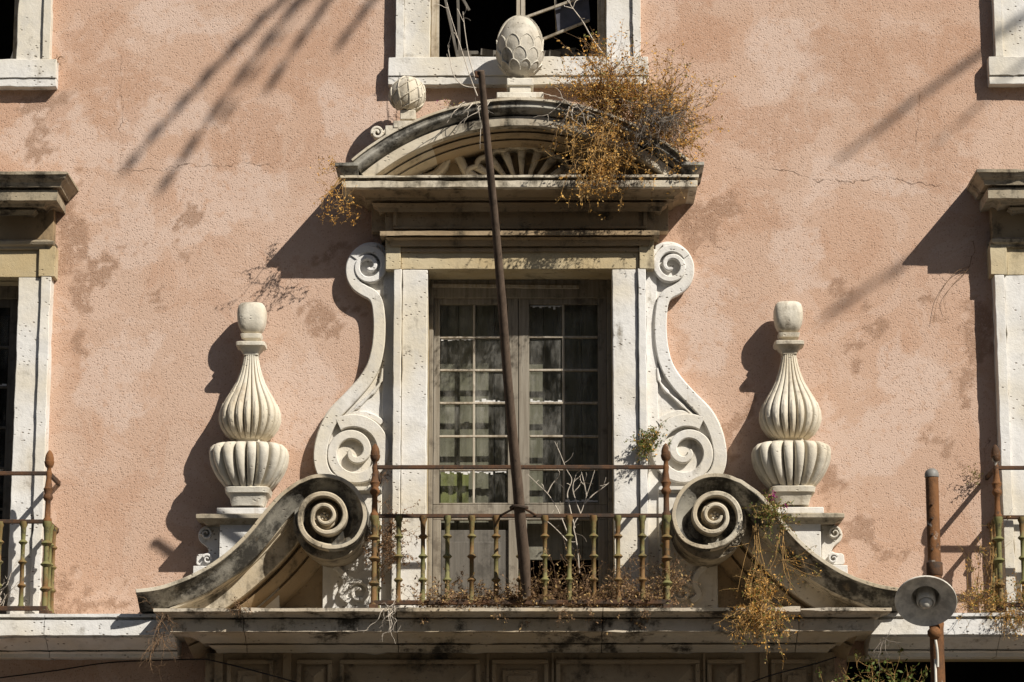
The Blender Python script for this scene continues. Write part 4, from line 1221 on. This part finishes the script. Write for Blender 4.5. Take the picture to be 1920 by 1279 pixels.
# ------------------------------------------------------------------ side windows with cornices
for s in (0, 1):
    mir = XA2 if s else False
    xm_ = (sw_x0 + sw_x1) / 2
    t = thing('side_window', ('stone framed balcony window cropped by the left edge', 'stone framed balcony window cropped by the right edge')[s], 'window',
              (xm_ if not s else mx(xm_), -.05, ZL), 'side balcony windows')
    def B(m_, nm, mat, par=None, **k): return m_.build(nm, mat, par or t, mirror=mir, **k)
    jo = WX(68, 800, .10)
    je = WX(86, 800, .12)
    ew = WX(103, 500, .12)
    def sym(m_x0, m_x1): return ((m_x0, m_x1), (sw_x0 + sw_x1 - m_x1, sw_x0 + sw_x1 - m_x0))
    jz = sw_z1
    for (a, b), (c, e), (g, h) in zip(sym(sw_x1, jo), sym(jo + .001, je), sym(jo - .02, ew)):
        j = B(MB().box(a, b, -.03, .10, ZL, jz - .001), 'jamb', 'white_stone', bevel=.004, rough=.005)
        B(MB().box(c, e, -.03, .122, ZL, jz - .001), 'outer_fillet', 'white_stone', j, bevel=.004, rough=.006)
        B(MB().box(g, h, -.03, .125, jz, WZ(462, .12, 60)), 'lintel_ear', 'warm_stone', bevel=.004, rough=.005)
    a_, b_ = sw_x0 + sw_x1 - jo + .021, jo - .021
    B(MB().box(a_, b_, -.03, .102, jz, WZ(462, .1, 60)), 'lintel', 'warm_stone', bevel=.005)
    fx1 = je
    fx0 = sw_x0 + sw_x1 - je
    B(MB().box(fx0, fx1, -.03, .09, WZ(464, .09, 60), WZ(392, .09, 60)), 'frieze', 'shade_brown_stone', bevel=.004)
    m_ = MB().cornice(fx0 - .02, fx1 + .02, pprof([(470, .09), (467, .125), (462, .13), (458, .15), (452, .16), (449, .1)], 60), .16, -.02)
    B(m_, 'architrave_moulding', 'grey_stone', bevel=.003)
    cpf = pprof([(404, .10), (403, .17), (398, .18), (393, .20), (392, .175), (389, .175), (388, .26), (382, .275), (377, .31), (376, .365), (356, .365), (355, .335), (352, .335), (351, .39), (342, .40), (334, .43), (328, .44), (327, .45), (321, .45)], 60)
    cx1 = WX(128, 321, .45)
    B(MB().cornice(sw_x0 + sw_x1 - cx1, cx1, cpf, .45, -.02), 'cornice', 'grey_stone', bevel=.002, rough=.004, smooth=28)
    fr = MB()
    fr.box(sw_x0 + .001, sw_x0 + .05, -.24, -.15, ZL, sw_z1)
    fr.box(sw_x1 - .05, sw_x1 - .001, -.24, -.15, ZL, sw_z1)
    fr.box(sw_x0 + .05, sw_x1 - .05, -.24, -.155, sw_z1 - .09, sw_z1)
    B(fr, 'frame', 'door_wood', bevel=.004)
    xc_ = (sw_x0 + sw_x1) / 2
    if not s:
        for (a, b) in ((sw_x0 + .052, xc_ - .002), (xc_ + .002, sw_x1 - .052)):
            grid_leaf(t, 'casement', a, b, ZL + .45, sw_z1 - .092, -.17, 2, 6, (.06, .05), .05, .05, .016, 'panel_wood')
            B(MB().box(a, b, -.21, -.172, ZL, ZL + .449), 'lower_panel', 'panel_wood', bevel=.004)
    else:
        for (a, b) in ((sw_x0 + .052, xc_ - .002), (xc_ + .002, sw_x1 - .052)):
            B(MB().box(a, b, -.21, -.172, ZL, sw_z1 - .092), 'shutter', 'shutter_wood', bevel=.004)
# ------------------------------------------------------------------ plants
def leaf(mb, p, size, rg, slim=.5):
    a = Vector((rg.gauss(0, 1), rg.gauss(0, 1), rg.gauss(0, 1))).normalized()
    b = a.cross(Vector((rg.gauss(0, 1), rg.gauss(0, 1), rg.gauss(0, 1)))).normalized()
    s = size * rg.uniform(.6, 1.3)
    mb.add([p, p + a * s * .5 + b * s * slim * .5, p + a * s, p + a * s * .5 - b * s * slim * .5], [(0, 1, 2, 3)])

def walk(rg, p, d, length, steps, wob, grav):
    pts = [p.copy()]
    d = d.normalized()
    for i in range(steps):
        d = (d + Vector((rg.gauss(0, wob), rg.gauss(0, wob), rg.gauss(0, wob))) + Vector((0, 0, -grav))).normalized()
        p = p + d * (length / steps)
        if p.y > -.012: p.y = -.012; d.y = -abs(d.y) * .3
        pts.append(p.copy())
    return pts

def plant(name, label, cat, groups, twig_mat, leaf_sets, seed, kink=None, group=None):
    """groups: dicts(root list, n, dir, spread, len, wob, grav, r, branch, leaves, leaf_size)"""
    rg = random.Random(seed)
    base = groups[0]['root'][0]
    t = thing(name, label, cat, base, group)
    tw = MB()
    lv = [MB() for _ in leaf_sets]
    for g in groups:
        for k in range(g['n']):
            root = g['root'][rg.randrange(len(g['root']))]
            j = g.get('jit', .03)
            p = root + Vector((rg.gauss(0, j), rg.gauss(0, j * .5), rg.gauss(0, j * .5)))
            if p.y > -.012: p.y = -.012
            d = Vector(g['dir']).normalized() + Vector((rg.gauss(0, 1), rg.gauss(0, .7), rg.gauss(0, 1))) * g['spread']
            L = rg.uniform(*g['len'])
            pts = walk(rg, p, d, L, 8, g['wob'], g['grav'])
            r = g['r'] * rg.uniform(.7, 1.2)
            tw.tube(pts, [r * (1 - .7 * i / 8) for i in range(9)], 4, False)
            sites = pts[g.get('from', 2):]
            for b in range(g['branch']):
                i = rg.randrange(2, 8)
                dd = (pts[i] - pts[i - 1]).normalized() + Vector((rg.gauss(0, .7), rg.gauss(0, .6), rg.gauss(0, .7)))
                q = walk(rg, pts[i], dd, L * rg.uniform(.18, .45), 4, g['wob'] * 1.2, g['grav'])
                tw.tube(q, [r * .55 * (1 - .6 * m / 4) for m in range(5)], 3, False)
                sites = sites + q[1:]
            if lv:
                for _ in range(g['leaves']):
                    i = rg.randrange(1, len(sites))
                    f = rg.random()
                    a, b = sites[i - 1], sites[i]
                    c = a.lerp(b, f) if (b - a).length < L * .3 else b
                    leaf(lv[rg.choices(range(len(lv)), [w for _, w, _ in leaf_sets])[0]], c + Vector((rg.gauss(0, .006), rg.gauss(0, .006), rg.gauss(0, .006))), g['leaf_size'], rg)
    tw.build('stems', twig_mat, t, smooth=0)
    for m_, (mat, wgt, nm) in zip(lv, leaf_sets):
        if m_.v: m_.build(nm, mat, t, smooth=0)
    return t
G = dict
plant('dry_bush', 'big golden dry bush growing on the right slope of the pediment', 'bush',
      [G(root=[WP(1195, 245, .40), WP(1150, 222, .40), WP(1240, 262, .40), WP(1130, 205, .36), WP(1215, 235, .36)], n=230, dir=(-.05, -.2, 1), spread=.5, len=(.2, .62), wob=.22, grav=.03, r=.0026, branch=4, leaves=42, leaf_size=.021, jit=.05),
       G(root=[WP(1250, 265, .40), WP(1225, 240, .42)], n=40, dir=(.5, -.2, 1), spread=.4, len=(.25, .5), wob=.2, grav=.0, r=.0026, branch=4, leaves=36, leaf_size=.018, jit=.05),
       G(root=[WP(1255, 270, .46)], n=22, dir=(.5, -.3, -.2), spread=.4, len=(.12, .26), wob=.25, grav=.06, r=.0022, branch=4, leaves=32, leaf_size=.018, jit=.06)],
      'brown_twig', [('gold_leaf', 7, 'golden_leaves'), ('ochre_leaf', 4, 'faded_leaves'), ('olive_leaf', 1, 'green_leaves')], 11)
plant('dead_tangle', 'grey leafless tangle of dead stems below the golden bush', 'dead plant',
      [G(root=[WP(1215, 205, .58), WP(1245, 215, .58), WP(1225, 225, .58)], n=120, dir=(.35, -.5, -.35), spread=.6, len=(.14, .36), wob=.3, grav=.07, r=.0024, branch=3, leaves=0, leaf_size=.01, jit=.045)],
      'grey_twig', [], 12)
plant('hanging_vine', 'golden dry vine hanging down over the pediment cornice', 'vine',
      [G(root=[WP(1110, 205, .50), WP(1140, 215, .50), WP(1160, 225, .50)], n=36, dir=(-.1, -.35, -1), spread=.38, len=(.35, .80), wob=.26, grav=.12, r=.0026, branch=4, leaves=34, leaf_size=.020, jit=.07),
       G(root=[WP(1120, 300, .53), WP(1150, 290, .53)], n=24, dir=(-.1, -.1, -.8), spread=.6, len=(.15, .42), wob=.3, grav=.10, r=.0022, branch=3, leaves=34, leaf_size=.020, jit=.06)],
      'gold_twig', [('gold_leaf', 5, 'golden_leaves'), ('ochre_leaf', 3, 'faded_leaves')], 13)
plant('bare_creeper', 'pale leafless creeper over the left part of the pediment arch', 'dead plant',
      [G(root=[WP(885, 192, .51), WP(905, 195, .51)], n=9, dir=(-.6, -.25, -.55), spread=.45, len=(.18, .40), wob=.28, grav=.03, r=.0042, branch=2, leaves=0, leaf_size=.01, jit=.03)],
      'pale_twig', [], 14)
plant('bare_creeper', 'pale leafless creeper right of the arch middle, above the hanging vine', 'dead plant',
      [G(root=[WP(1068, 205, .51), WP(1066, 188, .51)], n=9, dir=(-.1, -.3, -.6), spread=.5, len=(.12, .34), wob=.28, grav=.05, r=.0036, branch=2, leaves=0, leaf_size=.01, jit=.02)],
      'pale_twig', [], 15)
def stems(name, label, cat, lines, mat, r, twigs=0, seed=1, buds=None):
    rg = random.Random(seed)
    t = thing(name, label, cat, WP(*lines[0][0]))
    mb = MB()
    bd = MB()
    for ln in lines:
        pts = [Vector(p) for p in cat_rom([tuple(WP(*q)) for q in ln], 5)]
        n = len(pts)
        mb.tube(pts, [r * (1 - .6 * i / n) for i in range(n)], 5)
        for k in range(twigs):
            i = rg.randrange(n // 4, n)
            q = walk(rg, pts[i], Vector((rg.gauss(0, 1), -.2, rg.uniform(-.2, 1))), rg.uniform(.03, .11), 4, .3, 0)
            mb.tube(q, r * .45, 3)
            if buds: leaf(bd, q[-1], .016, rg, .9)
    mb.build('stems', mat, t, smooth=60)
    if buds: bd.build('buds', buds, t, smooth=0)
    return t
stems('dead_weed', 'two thin leafless stems rising before the upper window left of the big cone', 'dead plant',
      [[(895, 180, .5), (880, 140, .5), (866, 95, .48), (848, 40, .45), (838, 5, .42)], [(892, 150, .5), (880, 110, .5), (872, 60, .48), (868, 22, .46)], [(893, 165, .5), (868, 160, .5), (850, 140, .5), (842, 100, .5), (840, 85, .5)]], 'pale_twig', .0042, 3, 3)
stems('dead_weed', 'single knotty stem crossing the right half of the upper window', 'dead plant',
      [[(1135, 105, .15), (1112, 75, .15), (1092, 40, .16), (1070, 10, .16), (1055, -15, .16)]], 'pale_twig', .0055, 5, 5, 'paper')
plant('dry_vine', 'small golden dry vine at the left corner of the pediment', 'vine',
      [G(root=[WP(628, 318, .46), WP(640, 335, .46)], n=12, dir=(-.35, -.2, -1), spread=.35, len=(.18, .34), wob=.3, grav=.03, r=.0022, branch=3, leaves=15, leaf_size=.019, jit=.015),
       G(root=[WP(655, 395, .40)], n=9, dir=(-.3, -.1, -.2), spread=.6, len=(.06, .16), wob=.3, grav=.03, r=.002, branch=2, leaves=13, leaf_size=.017, jit=.05),
       G(root=[WP(632, 306, .44)], n=6, dir=(-.8, -.1, .3), spread=.4, len=(.06, .12), wob=.3, grav=.03, r=.002, branch=2, leaves=10, leaf_size=.015, jit=.01)],
      'gold_twig', [('gold_leaf', 5, 'golden_leaves')], 21)
plant('small_flower', 'tiny pink flowering sprig on the left of the pediment arch', 'plant',
      [G(root=[WP(832, 198, .49)], n=7, dir=(0, -.2, 1), spread=.7, len=(.03, .09), wob=.3, grav=.0, r=.002, branch=1, leaves=7, leaf_size=.014, jit=.04)],
      'gold_twig', [('pink_petal', 1, 'petals'), ('olive_leaf', 2, 'leaves')], 22)
plant('green_tuft', 'green leafy tuft growing beside the right jamb of the door', 'plant',
      [G(root=[WP(1222, 822, .17), WP(1212, 832, .17)], n=40, dir=(-.1, -.6, .25), spread=.75, len=(.06, .18), wob=.25, grav=.04, r=.002, branch=2, leaves=22, leaf_size=.019, jit=.02),
       G(root=[WP(1210, 830, .19)], n=10, dir=(0, -.3, -1), spread=.35, len=(.06, .14), wob=.25, grav=.04, r=.002, branch=2, leaves=14, leaf_size=.018, jit=.02)],
      'gold_twig', [('green_leaf', 4, 'leaves'), ('olive_leaf', 3, 'yellowing_leaves'), ('gold_leaf', 1, 'dry_leaves')], 23)
plant('flowering_plant', 'green plant with magenta flowers on the right stone scroll', 'plant',
      [G(root=[WP(1448, 968, .66), WP(1430, 965, .66), WP(1460, 985, .66)], n=42, dir=(0, -.35, .35), spread=.7, len=(.07, .24), wob=.25, grav=.04, r=.0022, branch=2, leaves=20, leaf_size=.019, jit=.03)],
      'gold_twig', [('olive_leaf', 4, 'leaves'), ('green_leaf', 3, 'dark_leaves'), ('ochre_leaf', 2, 'dry_leaves')], 24)
fl = bpy.data.objects['flowering_plant']
rg = random.Random(9)
for (u, v, n) in ((1452, 930, 22), (1473, 952, 9), (1440, 938, 6)):
    pm = MB()
    for _ in range(n):
        leaf(pm, WP(u + rg.gauss(0, 3.5), v + rg.gauss(0, 3.5), .70), .018, rg, .9)
    pm.build('blossom', 'pink_petal', fl, smooth=0)
plant('trailing_vine', 'thin dry vine trailing down the right stone scroll', 'vine',
      [G(root=[WP(1460, 990, .67), WP(1415, 985, .67)], n=12, dir=(.0, -.08, -1), spread=.18, len=(.25, .55), wob=.16, grav=.08, r=.003, branch=3, leaves=16, leaf_size=.015, jit=.02),
       G(root=[WP(1470, 1055, .68)], n=9, dir=(.9, -.1, -.2), spread=.4, len=(.12, .3), wob=.2, grav=.03, r=.0022, branch=3, leaves=16, leaf_size=.015, jit=.03)],
      'gold_twig', [('olive_leaf', 3, 'leaves'), ('gold_leaf', 3, 'dry_leaves')], 25)
plant('ledge_bush', 'half dry bush hanging over the ledge below the right scroll', 'bush',
      [G(root=[WP(1425, 1138, .70), WP(1440, 1135, .70), WP(1410, 1138, .70)], n=66, dir=(-.05, -.5, -.5), spread=.6, len=(.12, .34), wob=.28, grav=.12, r=.0024, branch=4, leaves=24, leaf_size=.018, jit=.035),
       G(root=[WP(1425, 1130, .68)], n=34, dir=(.1, -.2, 1), spread=.5, len=(.1, .32), wob=.25, grav=.0, r=.0024, branch=3, leaves=20, leaf_size=.018, jit=.04),
       G(root=[WP(1420, 1140, .72)], n=7, dir=(-.8, -.2, -.4), spread=.3, len=(.2, .38), wob=.2, grav=.06, r=.0026, branch=2, leaves=10, leaf_size=.016, jit=.02)],
      'gold_twig', [('gold_leaf', 5, 'golden_leaves'), ('ochre_leaf', 3, 'faded_leaves'), ('green_leaf', 2, 'green_leaves')], 26)
wr = [WP(u, 1136, .56) for u in range(790, 1250, 15)]
plant('dry_weeds', 'brown dry weeds along the floor of the middle balcony', 'weeds',
      [G(root=wr, n=330, dir=(0, -.15, 1), spread=.75, len=(.08, .30), wob=.3, grav=.05, r=.0022, branch=3, leaves=15, leaf_size=.021, jit=.035),
       G(root=[WP(u, 1136, .5) for u in (1030, 1060, 1100, 1140, 1180, 1215)], n=60, dir=(0, -.1, 1), spread=.45, len=(.2, .42), wob=.25, grav=.02, r=.0024, branch=4, leaves=18, leaf_size=.016, jit=.05),
       G(root=[WP(u, 1142, .70) for u in (1060, 1100, 1210)], n=14, dir=(0, -.4, -.6), spread=.5, len=(.05, .12), wob=.3, grav=.1, r=.002, branch=2, leaves=10, leaf_size=.014, jit=.02)],
      'brown_twig', [('brown_leaf', 5, 'brown_leaves'), ('ochre_leaf', 2, 'faded_leaves')], 27)
plant('dry_tuft', 'dark dry tuft behind the left post of the middle railing', 'weeds',
      [G(root=[WP(722, 1010, .22), WP(738, 985, .26), WP(730, 1035, .3)], n=80, dir=(.2, -.6, -.1), spread=.8, len=(.08, .24), wob=.3, grav=.03, r=.0024, branch=3, leaves=18, leaf_size=.018, jit=.05),
       G(root=[WP(715, 890, .14)], n=12, dir=(.3, -.3, .3), spread=.8, len=(.06, .16), wob=.3, grav=.02, r=.002, branch=2, leaves=4, leaf_size=.012, jit=.04)],
      'brown_twig', [('brown_leaf', 5, 'brown_leaves')], 28)
plant('dry_tuft', 'dry tuft by the right post of the middle railing', 'weeds',
      [G(root=[WP(1255, 1090, .52), WP(1262, 1105, .56)], n=40, dir=(.1, -.4, .3), spread=.7, len=(.08, .24), wob=.3, grav=.02, r=.0022, branch=3, leaves=10, leaf_size=.014, jit=.03)],
      'brown_twig', [('brown_leaf', 5, 'brown_leaves'), ('ochre_leaf', 2, 'faded_leaves')], 29)
stems('dead_sapling', 'white leafless sapling standing behind the railing right of the pole', 'dead plant',
      [[(1086, 1075, .45), (1084, 1040, .45), (1080, 1010, .45), (1076, 985, .45), (1090, 960, .45), (1098, 935, .45), (1108, 905, .46), (1115, 882, .46)],
       [(1078, 990, .45), (1068, 950, .45), (1064, 925, .45), (1072, 900, .45), (1062, 880, .45), (1050, 850, .45), (1040, 828, .45)],
       [(1096, 945, .45), (1112, 928, .45), (1130, 915, .46), (1142, 905, .46)], [(1088, 962, .45), (1080, 940, .45), (1074, 915, .45), (1080, 890, .45)],
       [(1066, 1005, .45), (1050, 965, .45), (1030, 930, .45), (1005, 905, .45), (990, 890, .45)], [(1026, 926, .45), (1034, 910, .45), (1042, 900, .45)],
       [(1100, 930, .45), (1095, 905, .45), (1090, 885, .44)], [(1076, 1030, .46), (1055, 1005, .46), (1035, 985, .46), (1022, 975, .46)]],
      'pale_twig', .0042, 3, 31)
plant('curled_twigs', 'pale curled dead twigs hanging off the ledge below the left post', 'dead plant',
      [G(root=[WP(738, 1140, .71), WP(725, 1140, .71), WP(748, 1140, .71)], n=13, dir=(.05, -.3, -.8), spread=.55, len=(.10, .30), wob=.42, grav=.03, r=.0024, branch=2, leaves=0, leaf_size=.01, jit=.02)],
      'pale_twig', [], 32)
plant('dry_roots', 'dark dry roots hanging at the left corner of the ledge', 'dead plant',
      [G(root=[WP(290, 1180, .62), WP(300, 1195, .6), WP(305, 1150, .66)], n=26, dir=(.2, -.1, -1), spread=.4, len=(.1, .34), wob=.3, grav=.05, r=.0026, branch=3, leaves=2, leaf_size=.014, jit=.03)],
      'brown_twig', [('brown_leaf', 1, 'dry_leaves')], 33)
plant('dry_sprig', 'small reddish dry sprig on the edge of the ledge below the left ramp', 'plant',
      [G(root=[WP(448, 1142, .71), WP(460, 1140, .71)], n=16, dir=(0, -.2, .1), spread=.9, len=(.03, .10), wob=.3, grav=.04, r=.002, branch=2, leaves=8, leaf_size=.012, jit=.03)],
      'brown_twig', [('brown_leaf', 1, 'red_leaves')], 34)
plant('balcony_weeds', 'dry and green weeds on the balcony at the right edge', 'weeds',
      [G(root=[WP(u, 1140, .40) for u in (1825, 1850, 1875, 1900, 1925, 1950)], n=100, dir=(0, -.2, .8), spread=.75, len=(.08, .30), wob=.3, grav=.05, r=.0024, branch=3, leaves=16, leaf_size=.018, jit=.04),
       G(root=[WP(u, 1146, .46) for u in (1890, 1905, 1920)], n=30, dir=(0, -.4, -.6), spread=.5, len=(.08, .2), wob=.3, grav=.1, r=.0024, branch=3, leaves=14, leaf_size=.016, jit=.03),
       G(root=[WP(1830, 1120, .3), WP(1850, 1100, .3)], n=12, dir=(-.1, -.1, 1), spread=.25, len=(.25, .5), wob=.12, grav=.0, r=.0024, branch=3, leaves=16, leaf_size=.017, jit=.03)],
      'gold_twig', [('gold_leaf', 3, 'golden_leaves'), ('ochre_leaf', 3, 'faded_leaves'), ('olive_leaf', 3, 'green_leaves')], 35)
plant('wall_weed', 'little dark weed on the wall beside the right balcony knob', 'plant',
      [G(root=[WP(1838, 897, .04)], n=12, dir=(-.5, -.5, 0), spread=.7, len=(.05, .13), wob=.25, grav=.04, r=.0018, branch=2, leaves=12, leaf_size=.015, jit=.015)],
      'brown_twig', [('olive_leaf', 2, 'leaves'), ('brown_leaf', 1, 'dry_leaves')], 36)
plant('sill_weed', 'tiny dry weed beside the sill of the upper left window', 'plant',
      [G(root=[WP(106, 112, .05)], n=9, dir=(.4, -.6, 0), spread=.8, len=(.04, .09), wob=.25, grav=.03, r=.0018, branch=2, leaves=3, leaf_size=.012, jit=.008)],
      'brown_twig', [('brown_leaf', 1, 'dry_leaves')], 37)
plant('lower_plant', 'leafy green plant at the bottom edge left of the lamp post', 'plant',
      [G(root=[WP(1665, 1310, .35), WP(1640, 1310, .35), WP(1700, 1310, .35)], n=34, dir=(0, -.3, 1), spread=.5, len=(.10, .32), wob=.2, grav=.02, r=.0026, branch=2, leaves=14, leaf_size=.028, jit=.05),
       G(root=[WP(1560, 1312, .35)], n=10, dir=(0, -.2, 1), spread=.4, len=(.1, .22), wob=.2, grav=.02, r=.0024, branch=2, leaves=12, leaf_size=.026, jit=.03)],
      'gold_twig', [('green_leaf', 4, 'leaves'), ('olive_leaf', 2, 'young_leaves')], 38)
plant('bare_twigs', 'pale bare twigs on the balcony at the left edge', 'dead plant',
      [G(root=[WP(5, 1130, .3), WP(-15, 1130, .3)], n=9, dir=(.2, -.1, 1), spread=.5, len=(.15, .4), wob=.25, grav=.05, r=.003, branch=3, leaves=0, leaf_size=.01, jit=.03)],
      'pale_twig', [], 39)
stems('wall_twig', 'thin dead twig hanging on the wall below the right cornice', 'dead plant',
      [[(1824, 452, .03), (1828, 470, .03), (1822, 482, .03)], [(1822, 480, .02), (1815, 505, .02), (1790, 530, .02), (1770, 560, .02), (1775, 585, .02)], [(1818, 500, .02), (1790, 512, .02), (1760, 555, .02), (1750, 605, .02)]], 'brown_twig', .0024, 1, 40)
plant('dead_twigs', 'dead twigs under the string course left of the lamp post', 'dead plant',
      [G(root=[WP(1655, 1200, .48)], n=8, dir=(.1, -.3, -.6), spread=.6, len=(.08, .2), wob=.25, grav=.04, r=.0028, branch=2, leaves=0, leaf_size=.01, jit=.01)],
      'grey_twig', [], 41)

# ------------------------------------------------------------------ cables under the ledge
for label, ln in (('black cable running up the wall at the lower left corner', [(-40, 1276, .03), (100, 1258, .03), (200, 1243, .03), (300, 1238, .04), (385, 1236, .26)]),
                  ('black cable slanting over the left panels of the frieze', [(385, 1236, .30), (430, 1246, .32), (500, 1264, .33), (600, 1292, .33)]),
                  ('black cable slanting over the right panels of the frieze', [(1380, 1292, .33), (1440, 1268, .33), (1520, 1247, .32), (1568, 1232, .30)])):
    pts = [Vector(p) for p in cat_rom([tuple(WP(*q)) for q in ln], 6)]
    tag(MB().tube(pts, .0045, 6).build('cable', 'cable_black', None, smooth=60), label, 'cable', 'cables under the ledge')

# ------------------------------------------------------------------ palm across the pavement: out of the picture, its fronds shade the wall
rg = random.Random(77)
def frond(palm, C0, tip, lift, fold=.35, width=.42, sparse=1.0, lw=.020):
    mid_ = (C0 + tip) / 2 + Vector((0, 0, lift))
    pts = [C0 * (1 - t) ** 2 + mid_ * 2 * t * (1 - t) + tip * t * t for t in [i / 50 for i in range(51)]]
    mb = MB()
    mb.tube(pts, [.028 - .025 * i / 50 for i in range(51)], 5)
    for i in range(5, 51):
        f = i / 50
        T = (pts[i] - pts[i - 1]).normalized()
        S = T.cross(Vector((0, 0, 1))).normalized()
        for sg in (-1, 1):
            if rg.random() > sparse: continue
            L = width * (1.0 if f < .55 else 1.0 - .6 * (f - .55) / .45) * rg.uniform(.75, 1.15)
            dr = (T * .9 + S * sg * fold * rg.uniform(.6, 1.3) + Vector((0, 0, -.15 * rg.random()))).normalized()
            q = pts[i]
            w_ = S.cross(T).normalized() * lw + T * .006
            mb.add([q - w_, q + w_, q + dr * L * .6 + w_ * 1.2, q + dr * L, q + dr * L * .6 - w_ * 1.2], [(0, 1, 2, 3, 4)])
    mb.build('frond', 'palm_leaf', palm, smooth=0)
def tip_at(u, v, dt):
    x, z = W(u, v)
    return Vector((x + dt, -dt, z + 1.17 * dt))
def palm_tree(label, C0, tips, seed):
    p_ = thing('palm_tree', label, 'palm tree', (C0.x, C0.y, 0), 'palms along the street')
    trk = [Vector((C0.x + .12 * math.sin(i * .6), C0.y + .1 * math.cos(i * .5), C0.z * i / 24)) for i in range(25)]
    MB().tube(trk, [.30 - .10 * i / 24 + (.02 if i % 2 else 0) for i in range(25)], 12).build('trunk', 'palm_bark', p_, smooth=60)
    for (u, v, dt, lift, fold, wd, sp_, lw) in tips:
        frond(p_, C0, tip_at(u, v, dt), lift, fold, wd, sp_, lw)
    for k in range(10):
        a = math.radians(-20 + k * 15)
        frond(p_, C0, C0 + Vector((4.0 * math.cos(a), 3.2 * math.sin(a) if C0.y < -4 else 1.8 * math.sin(a), rg.uniform(-.3, 1.6))), 1.2, .8, .5)
palm_tree('tall palm outside the picture whose fronds shade the wall at the upper left', Vector((8.7, -2.5, 12.25)),
          [(262, 282, 5.2, 4.4, .42, .40, 1, .022), (326, 318, 5.0, 5.6, .45, .42, 1, .022), (440, 190, 5.2, 5.4, .4, .36, .6, .016), (534, 116, 5.0, 5.4, .5, .42, 1, .022), (660, 50, 5.0, 4.6, .5, .4, .9, .02)], 1)
palm_tree('farther palm outside the picture whose fronds shade the wall at the upper right', Vector((10.7, -4.5, 14.57)),
          [(1598, 278, 6.0, .5, .14, .30, .7, .014), (1582, 566, 6.2, -.4, .14, .32, .8, .014), (1775, 250, 5.6, .4, .10, .26, .5, .010)], 2)
